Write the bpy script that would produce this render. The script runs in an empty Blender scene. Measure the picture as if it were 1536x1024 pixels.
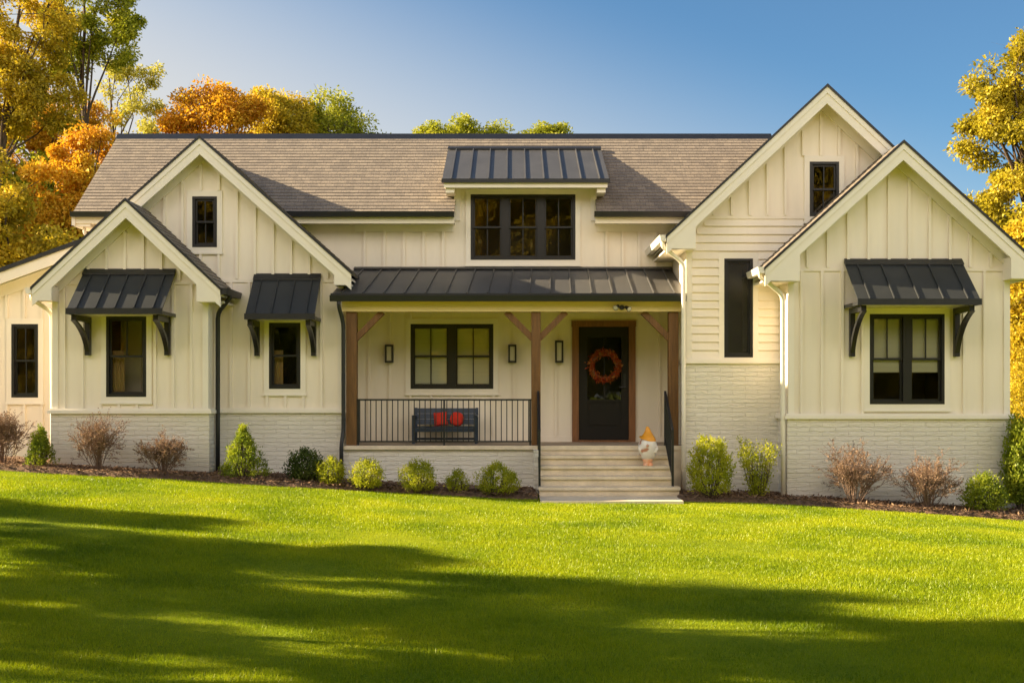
import bpy, math, random
import numpy as np
from mathutils import Vector
from mathutils.geometry import tessellate_polygon
random.seed(7)
C = bpy.context.scene.collection
SC = bpy.context.scene

# ------------------------------------------------------------------ camera, sky, sun, exposure
F, CXP, HYP, ZC = 1800.0, 768.0, 590.0, 1.8          # focal length (px of the 1536 wide photo), principal column, horizon row, eye height
cam = bpy.data.cameras.new('camera'); camo = bpy.data.objects.new('camera', cam); C.objects.link(camo)
camo.location = (0, 0, ZC); camo.rotation_euler = (math.radians(90), 0, 0)
cam.sensor_width = 36.0; cam.lens = 36.0 * F / 1536.0
cam.shift_y = (HYP - 512.0) / 1536.0
cam.clip_end = 2000.0
SC.camera = camo
TO_SUN = Vector((-1.0, 0.10, 0.43)).normalized()
EL = math.asin(TO_SUN.z); AZ = math.atan2(TO_SUN.x, TO_SUN.y)
FILL_CLOUD = 18.0
w = bpy.data.worlds.new("World"); SC.world = w; w.use_nodes = True
nt = w.node_tree; bg = nt.nodes['Background']
sky = nt.nodes.new('ShaderNodeTexSky'); sky.sky_type = 'NISHITA'; sky.sun_disc = False
sky.sun_elevation = EL; sky.sun_rotation = AZ; sky.air_density = 1.0; sky.dust_density = 0.5; sky.ozone_density = 1.6; sky.altitude = 100
# unseen warm cloud bank, added behind the viewer to brighten the shaded house front
tcw = nt.nodes.new('ShaderNodeTexCoord'); spw = nt.nodes.new('ShaderNodeSeparateXYZ'); nt.links.new(tcw.outputs['Generated'], spw.inputs[0])
def wmap(sock, a, b, c, d):
    n = nt.nodes.new('ShaderNodeMapRange'); n.interpolation_type = 'SMOOTHSTEP'
    for k, v in zip(('From Min', 'From Max', 'To Min', 'To Max'), (a, b, c, d)): n.inputs[k].default_value = v
    nt.links.new(sock, n.inputs['Value']); return n.outputs[0]
def wmul(p, q):
    n = nt.nodes.new('ShaderNodeMath'); n.operation = 'MULTIPLY'; nt.links.new(p, n.inputs[0])
    if isinstance(q, (int, float)): n.inputs[1].default_value = q
    else: nt.links.new(q, n.inputs[1])
    return n.outputs[0]
cn = nt.nodes.new('ShaderNodeTexNoise'); cn.inputs['Scale'].default_value = 2.6; cn.inputs['Detail'].default_value = 7; nt.links.new(tcw.outputs['Generated'], cn.inputs['Vector'])
cl = wmul(wmul(wmul(wmap(spw.outputs['Y'], -0.25, -0.75, 0, 1), wmap(spw.outputs['Z'], 0.02, 0.16, 0, 1)), wmap(spw.outputs['Z'], 0.50, 0.80, 1, 0)), wmap(cn.outputs['Fac'], 0.36, 0.60, 0.25, 1))
cm = nt.nodes.new('ShaderNodeMix'); cm.data_type = 'RGBA'; cm.inputs[7].default_value = (FILL_CLOUD * 1.0, FILL_CLOUD * 0.90, FILL_CLOUD * 0.80, 1)
gx1 = nt.nodes.new('ShaderNodeMath'); gx1.operation = 'MULTIPLY_ADD'; gx1.inputs[1].default_value = -2.3; gx1.inputs[2].default_value = 1.70; nt.links.new(spw.outputs['X'], gx1.inputs[0])
gx2 = nt.nodes.new('ShaderNodeMath'); gx2.operation = 'MULTIPLY_ADD'; gx2.inputs[1].default_value = -6.0; nt.links.new(spw.outputs['Z'], gx2.inputs[0]); nt.links.new(gx1.outputs[0], gx2.inputs[2])
hz = wmap(gx2.outputs[0], -0.45, 1.25, 0, 1)
tint = nt.nodes.new('ShaderNodeMix'); tint.data_type = 'RGBA'; tint.blend_type = 'MULTIPLY'; tint.inputs[0].default_value = 1.0; tint.inputs[7].default_value = (0.43, 0.63, 0.75, 1); nt.links.new(sky.outputs[0], tint.inputs[6])
hm = nt.nodes.new('ShaderNodeMix'); hm.data_type = 'RGBA'; hm.inputs[7].default_value = (3.65, 3.65, 3.6, 1); nt.links.new(hz, hm.inputs[0]); nt.links.new(tint.outputs[2], hm.inputs[6])
nt.links.new(cl, cm.inputs[0]); nt.links.new(hm.outputs[2], cm.inputs[6])
nt.links.new(cm.outputs[2], bg.inputs[0]); bg.inputs[1].default_value = 0.05
sun = bpy.data.lights.new('sun', 'SUN'); sun.energy = 4.7; sun.angle = math.radians(0.6); sun.color = (1.0, 0.80, 0.52)
suno = bpy.data.objects.new('sun', sun); C.objects.link(suno); suno.rotation_euler = TO_SUN.to_track_quat('Z', 'Y').to_euler(); suno.location = (-30, 10, 25)
SC.view_settings.view_transform = 'Standard'; SC.view_settings.look = 'None'; SC.view_settings.gamma = 1.0
SC.view_settings.exposure = 2.02

def X(px, Y): return (px - CXP) * Y / F
def Z(py, Y): return ZC + (HYP - py) * Y / F

# ------------------------------------------------------------------ materials
def newmat(name):
    m = bpy.data.materials.new(name); m.use_nodes = True
    return m, m.node_tree, m.node_tree.nodes['Principled BSDF']
def N(nt, t, **kw):
    n = nt.nodes.new(t)
    for k, v in kw.items():
        if k in n.inputs.keys() if isinstance(k, str) else False: n.inputs[k].default_value = v
        else: setattr(n, k, v)
    return n
def mat(name, col, rough=0.6, metal=0.0, var=0.12, scale=3.0, bump=0.0, bscale=60.0, spec=0.5, stretch=(1, 1, 1), col2=None):
    m, t, b = newmat(name)
    tc = N(t, 'ShaderNodeTexCoord'); mp = N(t, 'ShaderNodeMapping'); mp.inputs['Scale'].default_value = stretch
    t.links.new(tc.outputs['Object'], mp.inputs['Vector'])
    nz = N(t, 'ShaderNodeTexNoise'); nz.inputs['Scale'].default_value = scale; nz.inputs['Detail'].default_value = 6; nz.inputs['Roughness'].default_value = 0.65
    t.links.new(mp.outputs[0], nz.inputs['Vector'])
    rp = N(t, 'ShaderNodeValToRGB')
    c2 = col2 or tuple(max(0, c * (1 - var)) for c in col); c1 = tuple(min(1, c * (1 + var * 0.5)) for c in col)
    rp.color_ramp.elements[0].position = 0.3; rp.color_ramp.elements[0].color = (*c2, 1)
    rp.color_ramp.elements[1].position = 0.7; rp.color_ramp.elements[1].color = (*c1, 1)
    t.links.new(nz.outputs['Fac'], rp.inputs['Fac']); t.links.new(rp.outputs[0], b.inputs['Base Color'])
    b.inputs['Roughness'].default_value = rough; b.inputs['Metallic'].default_value = metal; b.inputs['Specular IOR Level'].default_value = spec
    if bump > 0:
        n2 = N(t, 'ShaderNodeTexNoise'); n2.inputs['Scale'].default_value = bscale; n2.inputs['Detail'].default_value = 4
        t.links.new(mp.outputs[0], n2.inputs['Vector'])
        bp = N(t, 'ShaderNodeBump'); bp.inputs['Strength'].default_value = bump; bp.inputs['Distance'].default_value = 0.02
        t.links.new(n2.outputs['Fac'], bp.inputs['Height']); t.links.new(bp.outputs[0], b.inputs['Normal'])
    return m
CREAM = (0.87, 0.785, 0.65)
M = {}
M['siding'] = mat('painted_siding', CREAM, 0.55, var=0.09, scale=1.6, bump=0.08, bscale=90, stretch=(1, 1, 0.15))
M['trim'] = mat('painted_trim', (0.86, 0.795, 0.68), 0.45, var=0.04, scale=2.0)
M['soffit'] = mat('painted_soffit', (0.84, 0.77, 0.62), 0.6, var=0.05, scale=2.0)
M['black_metal'] = mat('black_gutter_metal', (0.016, 0.017, 0.02), 0.4, 0.0, var=0.2, scale=6)
M['roof_metal'] = mat('charcoal_roof_metal', (0.085, 0.083, 0.08), 0.45, 0.2, var=0.18, scale=1.5)
M['awning_metal'] = mat('dark_awning_metal', (0.038, 0.041, 0.042), 0.5, 0.1, var=0.18, scale=1.5, spec=0.35)
M['beam'] = mat('cream_beam_bounce_glow', (0.85, 0.67, 0.32), 0.6, var=0.06, scale=2.0, stretch=(0.3, 1, 4))  # cream beam with the golden bounce glow painted into its colour
M['ceiling'] = mat('golden_bounce_ceiling', (0.72, 0.46, 0.13), 0.6, var=0.2, scale=3, stretch=(0.4, 8, 1))  # golden tone made up so the unseen ceiling bounces warm light onto the wall
M['sash'] = mat('black_window_frame', (0.012, 0.012, 0.014), 0.35, var=0.1)
M['wood'] = mat('stained_cedar', (0.18, 0.082, 0.020), 0.6, var=0.45, scale=5, bump=0.15, bscale=30, stretch=(6, 6, 0.5))
M['doorwood'] = mat('stained_door_frame', (0.24, 0.10, 0.035), 0.5, var=0.4, scale=5, stretch=(6, 6, 0.5))
M['door'] = mat('black_door_paint', (0.012, 0.010, 0.008), 0.5, var=0.15, spec=0.3)
M['concrete'] = mat('step_stone', (0.80, 0.68, 0.50), 0.8, var=0.25, scale=2.5, bump=0.25, bscale=45)
M['floor'] = mat('porch_floor', (0.42, 0.33, 0.24), 0.75, var=0.25, scale=3)
M['dark_room'] = mat('dim_room', (0.05, 0.045, 0.03), 0.9, var=0.3, scale=2)
M['blind'] = mat('pale_blind', (0.82, 0.82, 0.72), 0.8, var=0.06, scale=1.0, stretch=(0.3, 1, 40))
M['curtain'] = mat('tan_curtain', (0.70, 0.54, 0.28), 0.9, var=0.3, scale=4, stretch=(8, 8, 0.3))
M['bluewood'] = mat('navy_bench_paint', (0.018, 0.035, 0.065), 0.5, var=0.3, scale=8)
M['redcloth'] = mat('red_cushion_cloth', (0.65, 0.035, 0.015), 0.9, var=0.3, scale=14, bump=0.3, bscale=120)
M['orange_glaze'] = mat('orange_glaze', (0.88, 0.37, 0.02), 0.35, var=0.25, scale=8)
M['bark'] = mat('bark', (0.085, 0.055, 0.035), 0.9, var=0.5, scale=8, bump=0.6, bscale=25, stretch=(3, 3, 0.6))
M['twig'] = mat('dry_twig', (0.20, 0.13, 0.09), 0.9, var=0.4, scale=20)
M['stem'] = mat('green_brown_stem', (0.10, 0.075, 0.04), 0.9, var=0.4, scale=15)
M['lampglass'] = mat('frosted_lamp_glass', (0.55, 0.52, 0.40), 0.25, var=0.1)
M['white_metal'] = mat('white_downspout_metal', (0.86, 0.80, 0.68), 0.35, var=0.04, scale=3)

def glass_mat(name='window_glass', rough=0.015):
    m, t, b = newmat(name); t.nodes.remove(b)
    out = t.nodes['Material Output']
    fr = N(t, 'ShaderNodeFresnel'); fr.inputs['IOR'].default_value = 1.62
    tr = N(t, 'ShaderNodeBsdfTransparent'); tr.inputs[0].default_value = (0.92, 0.92, 0.86, 1)
    gl = N(t, 'ShaderNodeBsdfGlossy'); gl.inputs['Roughness'].default_value = rough
    tc = N(t, 'ShaderNodeTexCoord'); nz = N(t, 'ShaderNodeTexNoise'); nz.inputs['Scale'].default_value = 2.2
    bp = N(t, 'ShaderNodeBump'); bp.inputs['Strength'].default_value = 0.05; bp.inputs['Distance'].default_value = 0.05
    t.links.new(tc.outputs['Object'], nz.inputs['Vector']); t.links.new(nz.outputs['Fac'], bp.inputs['Height']); t.links.new(bp.outputs[0], gl.inputs['Normal'])
    mx = N(t, 'ShaderNodeMixShader')
    t.links.new(fr.outputs[0], mx.inputs[0]); t.links.new(tr.outputs[0], mx.inputs[1]); t.links.new(gl.outputs[0], mx.inputs[2]); t.links.new(mx.outputs[0], out.inputs[0])
    return m
M['glass'] = glass_mat(); M['hazy_glass'] = glass_mat('hazy_glass', 0.32)

def brick_mat():
    m, t, b = newmat('painted_brick')
    tc = N(t, 'ShaderNodeTexCoord'); sp = N(t, 'ShaderNodeSeparateXYZ'); t.links.new(tc.outputs['Object'], sp.inputs[0])
    ad = N(t, 'ShaderNodeMath', operation='ADD'); t.links.new(sp.outputs['X'], ad.inputs[0]); t.links.new(sp.outputs['Y'], ad.inputs[1])
    cb = N(t, 'ShaderNodeCombineXYZ'); t.links.new(ad.outputs[0], cb.inputs['X'])
    wn = N(t, 'ShaderNodeTexNoise'); wn.inputs['Scale'].default_value = 9; wn.inputs['Detail'].default_value = 3; t.links.new(tc.outputs['Object'], wn.inputs['Vector'])
    wz = N(t, 'ShaderNodeMath', operation='MULTIPLY_ADD'); wz.inputs[1].default_value = 0.035; t.links.new(wn.outputs['Fac'], wz.inputs[0]); t.links.new(sp.outputs['Z'], wz.inputs[2])
    t.links.new(wz.outputs[0], cb.inputs['Y'])
    br = N(t, 'ShaderNodeTexBrick'); br.inputs['Scale'].default_value = 1.0; br.inputs['Brick Width'].default_value = 0.42; br.inputs['Row Height'].default_value = 0.075
    br.inputs['Mortar Size'].default_value = 0.008; br.inputs['Mortar Smooth'].default_value = 0.6; br.offset = 0.5
    br.inputs['Color1'].default_value = (0.82, 0.77, 0.66, 1); br.inputs['Color2'].default_value = (0.77, 0.72, 0.61, 1); br.inputs['Mortar'].default_value = (0.74, 0.69, 0.58, 1)
    t.links.new(cb.outputs[0], br.inputs['Vector']); t.links.new(br.outputs['Color'], b.inputs['Base Color'])
    nz = N(t, 'ShaderNodeTexNoise'); nz.inputs['Scale'].default_value = 38; nz.inputs['Detail'].default_value = 5; t.links.new(tc.outputs['Object'], nz.inputs['Vector'])
    sm = N(t, 'ShaderNodeMath', operation='MULTIPLY_ADD'); sm.inputs[1].default_value = -0.7
    t.links.new(br.outputs['Fac'], sm.inputs[0]); 
    s2 = N(t, 'ShaderNodeMath', operation='MULTIPLY'); s2.inputs[1].default_value = 1.9; t.links.new(nz.outputs['Fac'], s2.inputs[0]); t.links.new(s2.outputs[0], sm.inputs[2])
    bp = N(t, 'ShaderNodeBump'); bp.inputs['Strength'].default_value = 0.85; bp.inputs['Distance'].default_value = 0.013
    t.links.new(sm.outputs[0], bp.inputs['Height']); t.links.new(bp.outputs[0], b.inputs['Normal'])
    b.inputs['Roughness'].default_value = 0.75
    nm = N(t, 'ShaderNodeMapping'); nm.inputs['Scale'].default_value = (0.30, 0.30, 1.5); t.links.new(tc.outputs['Object'], nm.inputs['Vector']); t.links.new(nm.outputs[0], nz.inputs['Vector'])
    return m
M['brick'] = brick_mat()

def shingle_mat():
    m, t, b = newmat('asphalt_shingle')
    uv = N(t, 'ShaderNodeUVMap')
    br = N(t, 'ShaderNodeTexBrick'); br.inputs['Scale'].default_value = 1.0; br.inputs['Brick Width'].default_value = 0.16; br.inputs['Row Height'].default_value = 0.12
    br.inputs['Mortar Size'].default_value = 0.004; br.offset = 0.37; br.inputs['Bias'].default_value = 0.0
    br.inputs['Color1'].default_value = (0.26, 0.22, 0.175, 1); br.inputs['Color2'].default_value = (0.185, 0.158, 0.132, 1); br.inputs['Mortar'].default_value = (0.13, 0.11, 0.10, 1)
    t.links.new(uv.outputs[0], br.inputs['Vector'])
    tc = N(t, 'ShaderNodeTexCoord'); nz = N(t, 'ShaderNodeTexNoise'); nz.inputs['Scale'].default_value = 40; nz.inputs['Detail'].default_value = 4
    t.links.new(tc.outputs['Object'], nz.inputs['Vector'])
    rp = N(t, 'ShaderNodeValToRGB'); rp.color_ramp.elements[0].color = (0.62, 0.62, 0.62, 1); rp.color_ramp.elements[1].color = (1.25, 1.2, 1.15, 1)
    rp.color_ramp.elements[0].position = 0.3; rp.color_ramp.elements[1].position = 0.7
    t.links.new(nz.outputs['Fac'], rp.inputs[0])
    mx = N(t, 'ShaderNodeMix', data_type='RGBA', blend_type='MULTIPLY'); mx.inputs[0].default_value = 1.0
    t.links.new(br.outputs['Color'], mx.inputs[6]); t.links.new(rp.outputs[0], mx.inputs[7]); t.links.new(mx.outputs[2], b.inputs['Base Color'])
    bp = N(t, 'ShaderNodeBump'); bp.inputs['Strength'].default_value = 0.5; bp.inputs['Distance'].default_value = 0.01
    t.links.new(nz.outputs['Fac'], bp.inputs['Height']); t.links.new(bp.outputs[0], b.inputs['Normal'])
    b.inputs['Roughness'].default_value = 0.9
    return m
M['shingle'] = shingle_mat()

def leaf_mat(name, cols, trans=0.45, nscale=0.6, rough=0.55):
    """leaf colours: random per leaf mixed with a clump-sized noise"""
    m, t, b = newmat(name); t.nodes.remove(b); out = t.nodes['Material Output']
    g = N(t, 'ShaderNodeNewGeometry'); tc = N(t, 'ShaderNodeTexCoord')
    nz = N(t, 'ShaderNodeTexNoise'); nz.inputs['Scale'].default_value = nscale; nz.inputs['Detail'].default_value = 2; t.links.new(tc.outputs['Object'], nz.inputs['Vector'])
    mr = N(t, 'ShaderNodeMapRange'); mr.inputs['From Min'].default_value = 0.3; mr.inputs['From Max'].default_value = 0.7; t.links.new(nz.outputs['Fac'], mr.inputs['Value'])
    a = N(t, 'ShaderNodeMath', operation='MULTIPLY'); a.inputs[1].default_value = 0.45; t.links.new(g.outputs['Random Per Island'], a.inputs[0])
    ad = N(t, 'ShaderNodeMath', operation='MULTIPLY_ADD'); ad.inputs[1].default_value = 0.55; t.links.new(mr.outputs[0], ad.inputs[0]); t.links.new(a.outputs[0], ad.inputs[2])
    rp = N(t, 'ShaderNodeValToRGB'); els = rp.color_ramp.elements
    while len(els) < len(cols): els.new(0.5)
    for i, c in enumerate(cols): els[i].position = 0.1 + 0.8 * i / max(1, len(cols) - 1); els[i].color = (*c, 1)
    t.links.new(ad.outputs[0], rp.inputs[0])
    d = N(t, 'ShaderNodeBsdfDiffuse'); tr = N(t, 'ShaderNodeBsdfTranslucent'); gl = N(t, 'ShaderNodeBsdfGlossy'); gl.inputs['Roughness'].default_value = rough
    t.links.new(rp.outputs[0], d.inputs[0]); t.links.new(rp.outputs[0], tr.inputs[0]); gl.inputs[0].default_value = (0.9, 0.9, 0.8, 1)
    mx = N(t, 'ShaderNodeMixShader'); mx.inputs[0].default_value = trans; t.links.new(d.outputs[0], mx.inputs[1]); t.links.new(tr.outputs[0], mx.inputs[2])
    m2 = N(t, 'ShaderNodeMixShader'); m2.inputs[0].default_value = 0.02; t.links.new(mx.outputs[0], m2.inputs[1]); t.links.new(gl.outputs[0], m2.inputs[2])
    t.links.new(m2.outputs[0], out.inputs[0])
    return m
LM = {
 'green': leaf_mat('green_leaves', [(0.17, 0.20, 0.012), (0.36, 0.37, 0.02), (0.58, 0.52, 0.04)]),
 'olive': leaf_mat('olive_leaves', [(0.26, 0.21, 0.012), (0.54, 0.40, 0.02), (0.74, 0.52, 0.035)]),
 'amber': leaf_mat('amber_leaves', [(0.38, 0.20, 0.012), (0.66, 0.36, 0.02), (0.76, 0.52, 0.04)]),
 'orange': leaf_mat('orange_leaves', [(0.48, 0.19, 0.010), (0.66, 0.35, 0.016), (0.70, 0.49, 0.035)]),
 'yellow': leaf_mat('yellow_leaves', [(0.20, 0.185, 0.012), (0.42, 0.345, 0.018), (0.64, 0.50, 0.035)]),
 'pale': leaf_mat('pale_yellow_leaves', [(0.34, 0.34, 0.04), (0.50, 0.46, 0.06), (0.58, 0.50, 0.10)]),
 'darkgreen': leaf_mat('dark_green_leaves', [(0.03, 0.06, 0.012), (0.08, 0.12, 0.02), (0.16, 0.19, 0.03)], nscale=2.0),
 'boxwood': leaf_mat('boxwood_leaves', [(0.20, 0.25, 0.015), (0.40, 0.42, 0.02), (0.55, 0.52, 0.04)], nscale=4.0),
 'shrubgreen': leaf_mat('shrub_leaves', [(0.11, 0.17, 0.015), (0.24, 0.30, 0.02), (0.42, 0.44, 0.03)], nscale=4.0),
 'dry': leaf_mat('dry_leaves', [(0.15, 0.09, 0.06), (0.28, 0.175, 0.11), (0.40, 0.27, 0.17)], nscale=6.0, trans=0.25),
 'wreath': leaf_mat('wreath_leaves', [(0.36, 0.03, 0.010), (0.48, 0.10, 0.02), (0.42, 0.24, 0.05)], nscale=9.0, trans=0.2),
 'grass': leaf_mat('grass_blades', [(0.11, 0.19, 0.004), (0.28, 0.36, 0.005), (0.45, 0.47, 0.008)], nscale=0.8, trans=0.4, rough=0.4),
}

# ------------------------------------------------------------------ mesh helpers
class MB:
    def __init__(s): s.v = []; s.f = []; s.uv = None
    def quad(s, *p):
        n = len(s.v); s.v += [tuple(q) for q in p]; s.f.append(tuple(range(n, n + len(p))))
    def box(s, x0, x1, y0, y1, z0, z1):
        n = len(s.v)
        s.v += [(x0, y0, z0), (x1, y0, z0), (x1, y1, z0), (x0, y1, z0), (x0, y0, z1), (x1, y0, z1), (x1, y1, z1), (x0, y1, z1)]
        for q in ((0, 3, 2, 1), (4, 5, 6, 7), (0, 1, 5, 4), (1, 2, 6, 5), (2, 3, 7, 6), (3, 0, 4, 7)): s.f.append(tuple(n + i for i in q))
        return s
    def prism(s, poly, y0, y1):
        """polygon of (x, z) extruded along y"""
        n = len(s.v); k = len(poly)
        a = sum(poly[i][0] * poly[(i + 1) % k][1] - poly[(i + 1) % k][0] * poly[i][1] for i in range(k))
        if a < 0: poly = poly[::-1]
        s.v += [(x, y0, z) for x, z in poly] + [(x, y1, z) for x, z in poly]
        s.f.append(tuple(n + i for i in range(k))); s.f.append(tuple(n + k + i for i in reversed(range(k))))
        for i in range(k): j = (i + 1) % k; s.f.append((n + i, n + k + i, n + k + j, n + j))
        return s
    def prismx(s, poly, x0, x1):
        """polygon of (y, z) extruded along x"""
        n = len(s.v); k = len(poly)
        a = sum(poly[i][0] * poly[(i + 1) % k][1] - poly[(i + 1) % k][0] * poly[i][1] for i in range(k))
        if a < 0: poly = poly[::-1]
        s.v += [(x0, y, z) for y, z in poly] + [(x1, y, z) for y, z in poly]
        s.f.append(tuple(n + i for i in reversed(range(k)))); s.f.append(tuple(n + k + i for i in range(k)))
        for i in range(k): j = (i + 1) % k; s.f.append((n + i, n + j, n + k + j, n + k + i))
        return s
    def beam(s, a, b, wx, wz, up=(0, 0, 1)):
        """rectangular bar from a to b"""
        a = Vector(a); b = Vector(b); d = (b - a).normalized(); u = Vector(up)
        sx = d.cross(u)
        if sx.length < 1e-4: sx = d.cross(Vector((0, 1, 0)))
        sx.normalize(); sz = sx.cross(d).normalized(); n = len(s.v)
        for p in (a, b):
            for i, j in ((-1, -1), (1, -1), (1, 1), (-1, 1)): s.v.append(tuple(p + sx * (i * wx / 2) + sz * (j * wz / 2)))
        for q in ((3, 2, 1, 0), (4, 5, 6, 7), (0, 1, 5, 4), (1, 2, 6, 5), (2, 3, 7, 6), (3, 0, 4, 7)): s.f.append(tuple(n + i for i in q))
        return s
    def tube(s, pts, rad, k=8, caps=True):
        pts = [Vector(p) for p in pts]; n0 = len(s.v)
        ref = Vector((0.3, 0.9, 0.2))
        for i, p in enumerate(pts):
            d = (pts[min(i + 1, len(pts) - 1)] - pts[max(i - 1, 0)]).normalized()
            a = d.cross(ref)
            if a.length < 1e-3: a = d.cross(Vector((1, 0, 0)))
            a.normalize(); b = d.cross(a)
            r = rad[i] if isinstance(rad, (list, tuple)) else rad
            for j in range(k):
                th = 2 * math.pi * j / k; s.v.append(tuple(p + a * (r * math.cos(th)) + b * (r * math.sin(th))))
        for i in range(len(pts) - 1):
            for j in range(k):
                a0 = n0 + i * k + j; a1 = n0 + i * k + (j + 1) % k
                s.f.append((a0, a1, a1 + k, a0 + k))
        if caps and k > 2:
            s.f.append(tuple(n0 + j for j in reversed(range(k)))); e = n0 + (len(pts) - 1) * k; s.f.append(tuple(e + j for j in range(k)))
        return s
    def lathe(s, c, prof, k=24):
        """profile of (radius, z) around the point c"""
        n = len(s.v)
        for r, z in prof:
            for j in range(k): th = 2 * math.pi * j / k; s.v.append((c[0] + r * math.cos(th), c[1] + r * math.sin(th), c[2] + z))
        for i in range(len(prof) - 1):
            for j in range(k): a = n + i * k + j; b = n + i * k + (j + 1) % k; s.f.append((a, b, b + k, a + k))
        s.f.append(tuple(n + j for j in reversed(range(k)))); e = n + (len(prof) - 1) * k; s.f.append(tuple(e + j for j in range(k)))
        return s
    def face_holes(s, outer, holes, Y):
        """flat wall facing -Y: outer polygon and rectangular holes, all (x, z)"""
        loops = [outer] + [[(a, c), (b, c), (b, d), (a, d)] for a, b, c, d in holes]
        tris = tessellate_polygon([[Vector((x, z, 0)) for x, z in l] for l in loops])
        flat = [p for l in loops for p in l]; n = len(s.v); s.v += [(x, Y, z) for x, z in flat]
        for t in tris:
            p = [flat[i] for i in t]
            a = (p[1][0] - p[0][0]) * (p[2][1] - p[0][1]) - (p[2][0] - p[0][0]) * (p[1][1] - p[0][1])
            if abs(a) < 1e-9: continue
            s.f.append(tuple(n + i for i in (t if a > 0 else t[::-1])))
        return s
    def build(s, name, m, parent=None, smooth=False):
        off = Vector((0, 0, 0))
        p = parent
        while p is not None: off += p.location; p = p.parent
        me = bpy.data.meshes.new(name)
        me.from_pydata([(x - off.x, y - off.y, z - off.z) for x, y, z in s.v], [], s.f)
        if s.uv is not None:
            l = me.uv_layers.new(name='UVMap')
            arr = np.array([c for f in s.uv for c in f], dtype=np.float32).ravel(); l.data.foreach_set('uv', arr)
        if smooth: me.shade_smooth()
        me.materials.append(m if not isinstance(m, str) else M[m])
        o = bpy.data.objects.new(name, me); C.objects.link(o)
        if parent is not None: o.parent = parent
        return o
def tag(o, label=None, cat=None, group=None, kind=None):
    if label: o['label'] = label
    if cat: o['category'] = cat
    if group: o['group'] = group
    if kind: o['kind'] = kind
    return o
def thing(name, label, cat, loc=(0, 0, 0), group=None):
    o = bpy.data.objects.new(name, None); C.objects.link(o); o.location = loc; o.empty_display_size = 0.2
    return tag(o, label, cat, group)
def copy_tree(o, parent=None):
    c = o.copy(); C.objects.link(c); c.parent = parent
    for ch in list(o.children): copy_tree(ch, c)
    return c

# ------------------------------------------------------------------ ground
GX = [(-60, 1.2), (-30, 1.1), (-12, 0.80), (-7.95, 0.60), (-5.4, 0.453), (-2.68, 0.275), (0.33, 0.135), (2.62, 0.12), (4.44, 0.09), (7.64, -0.10), (12, -0.35), (30, -0.8), (60, -1.0)]
gxa = np.array([p[0] for p in GX]); gza = np.array([p[1] for p in GX])
def gz(x, y):
    x = np.asarray(x, float); y = np.asarray(y, float)
    b = (np.interp(x - 0.6, gxa, gza) + np.interp(x, gxa, gza) + np.interp(x + 0.6, gxa, gza)) / 3
    t = np.clip((y - 5.0) / 12.0, 0, 1); t = t * t * (3 - 2 * t)
    return b * (0.45 + 0.55 * t)
def bed_y(x):
    return np.interp(x, [-14, -9, -6, -3, -1, 0.45, 2.7, 4, 6, 8, 12], [18.5, 18.62, 18.8, 19.0, 18.95, 18.8, 18.75, 18.6, 18.25, 17.85, 17.0]) + 0.05 * np.sin(np.asarray(x) * 2.1)

def lawn_mat():
    m, t, b = newmat('lawn_soil')
    tc = N(t, 'ShaderNodeTexCoord'); nz = N(t, 'ShaderNodeTexNoise'); nz.inputs['Scale'].default_value = 0.7; nz.inputs['Detail'].default_value = 8; nz.inputs['Roughness'].default_value = 0.75
    t.links.new(tc.outputs['Object'], nz.inputs['Vector'])
    rp = N(t, 'ShaderNodeValToRGB'); rp.color_ramp.elements[0].position = 0.3; rp.color_ramp.elements[1].position = 0.72
    rp.color_ramp.elements[0].color = (0.12, 0.18, 0.004, 1); rp.color_ramp.elements[1].color = (0.31, 0.34, 0.006, 1)
    t.links.new(nz.outputs['Fac'], rp.inputs[0]); t.links.new(rp.outputs[0], b.inputs['Base Color'])
    n2 = N(t, 'ShaderNodeTexNoise'); n2.inputs['Scale'].default_value = 60; t.links.new(tc.outputs['Object'], n2.inputs['Vector'])
    bp = N(t, 'ShaderNodeBump'); bp.inputs['Strength'].default_value = 0.6; bp.inputs['Distance'].default_value = 0.03
    t.links.new(n2.outputs['Fac'], bp.inputs['Height']); t.links.new(bp.outputs[0], b.inputs['Normal'])
    b.inputs['Roughness'].default_value = 0.95; b.inputs['Specular IOR Level'].default_value = 0.1
    return m
def grid(name, xs, ys, zf, m):
    gx, gy = np.meshgrid(xs, ys); z = zf(gx, gy)
    v = np.stack([gx.ravel(), gy.ravel(), z.ravel()], 1); nx, ny = len(xs), len(ys)
    f = [(j * nx + i, j * nx + i + 1, (j + 1) * nx + i + 1, (j + 1) * nx + i) for j in range(ny - 1) for i in range(nx - 1)]
    me = bpy.data.meshes.new(name); me.from_pydata(v.tolist(), [], f); me.shade_smooth(); me.materials.append(m)
    o = bpy.data.objects.new(name, me); C.objects.link(o); return o
xs = np.concatenate([np.linspace(-700, -60, 9), np.linspace(-50, -16, 12), np.linspace(-14, 14, 113), np.linspace(16, 50, 12), np.linspace(60, 700, 9)])
ys = np.concatenate([np.linspace(-700, -40, 9), np.linspace(-30, 0, 9), np.linspace(1, 24, 93), np.linspace(26, 60, 12), np.linspace(80, 900, 9)])
rng = np.random.default_rng(5)
lawn = grid('lawn', xs, ys, lambda x, y: gz(x, y) + 0.012 * np.sin(x * 1.7 + y) * np.sin(y * 1.3) - 0.012, lawn_mat())
tag(lawn, kind='structure')
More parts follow.
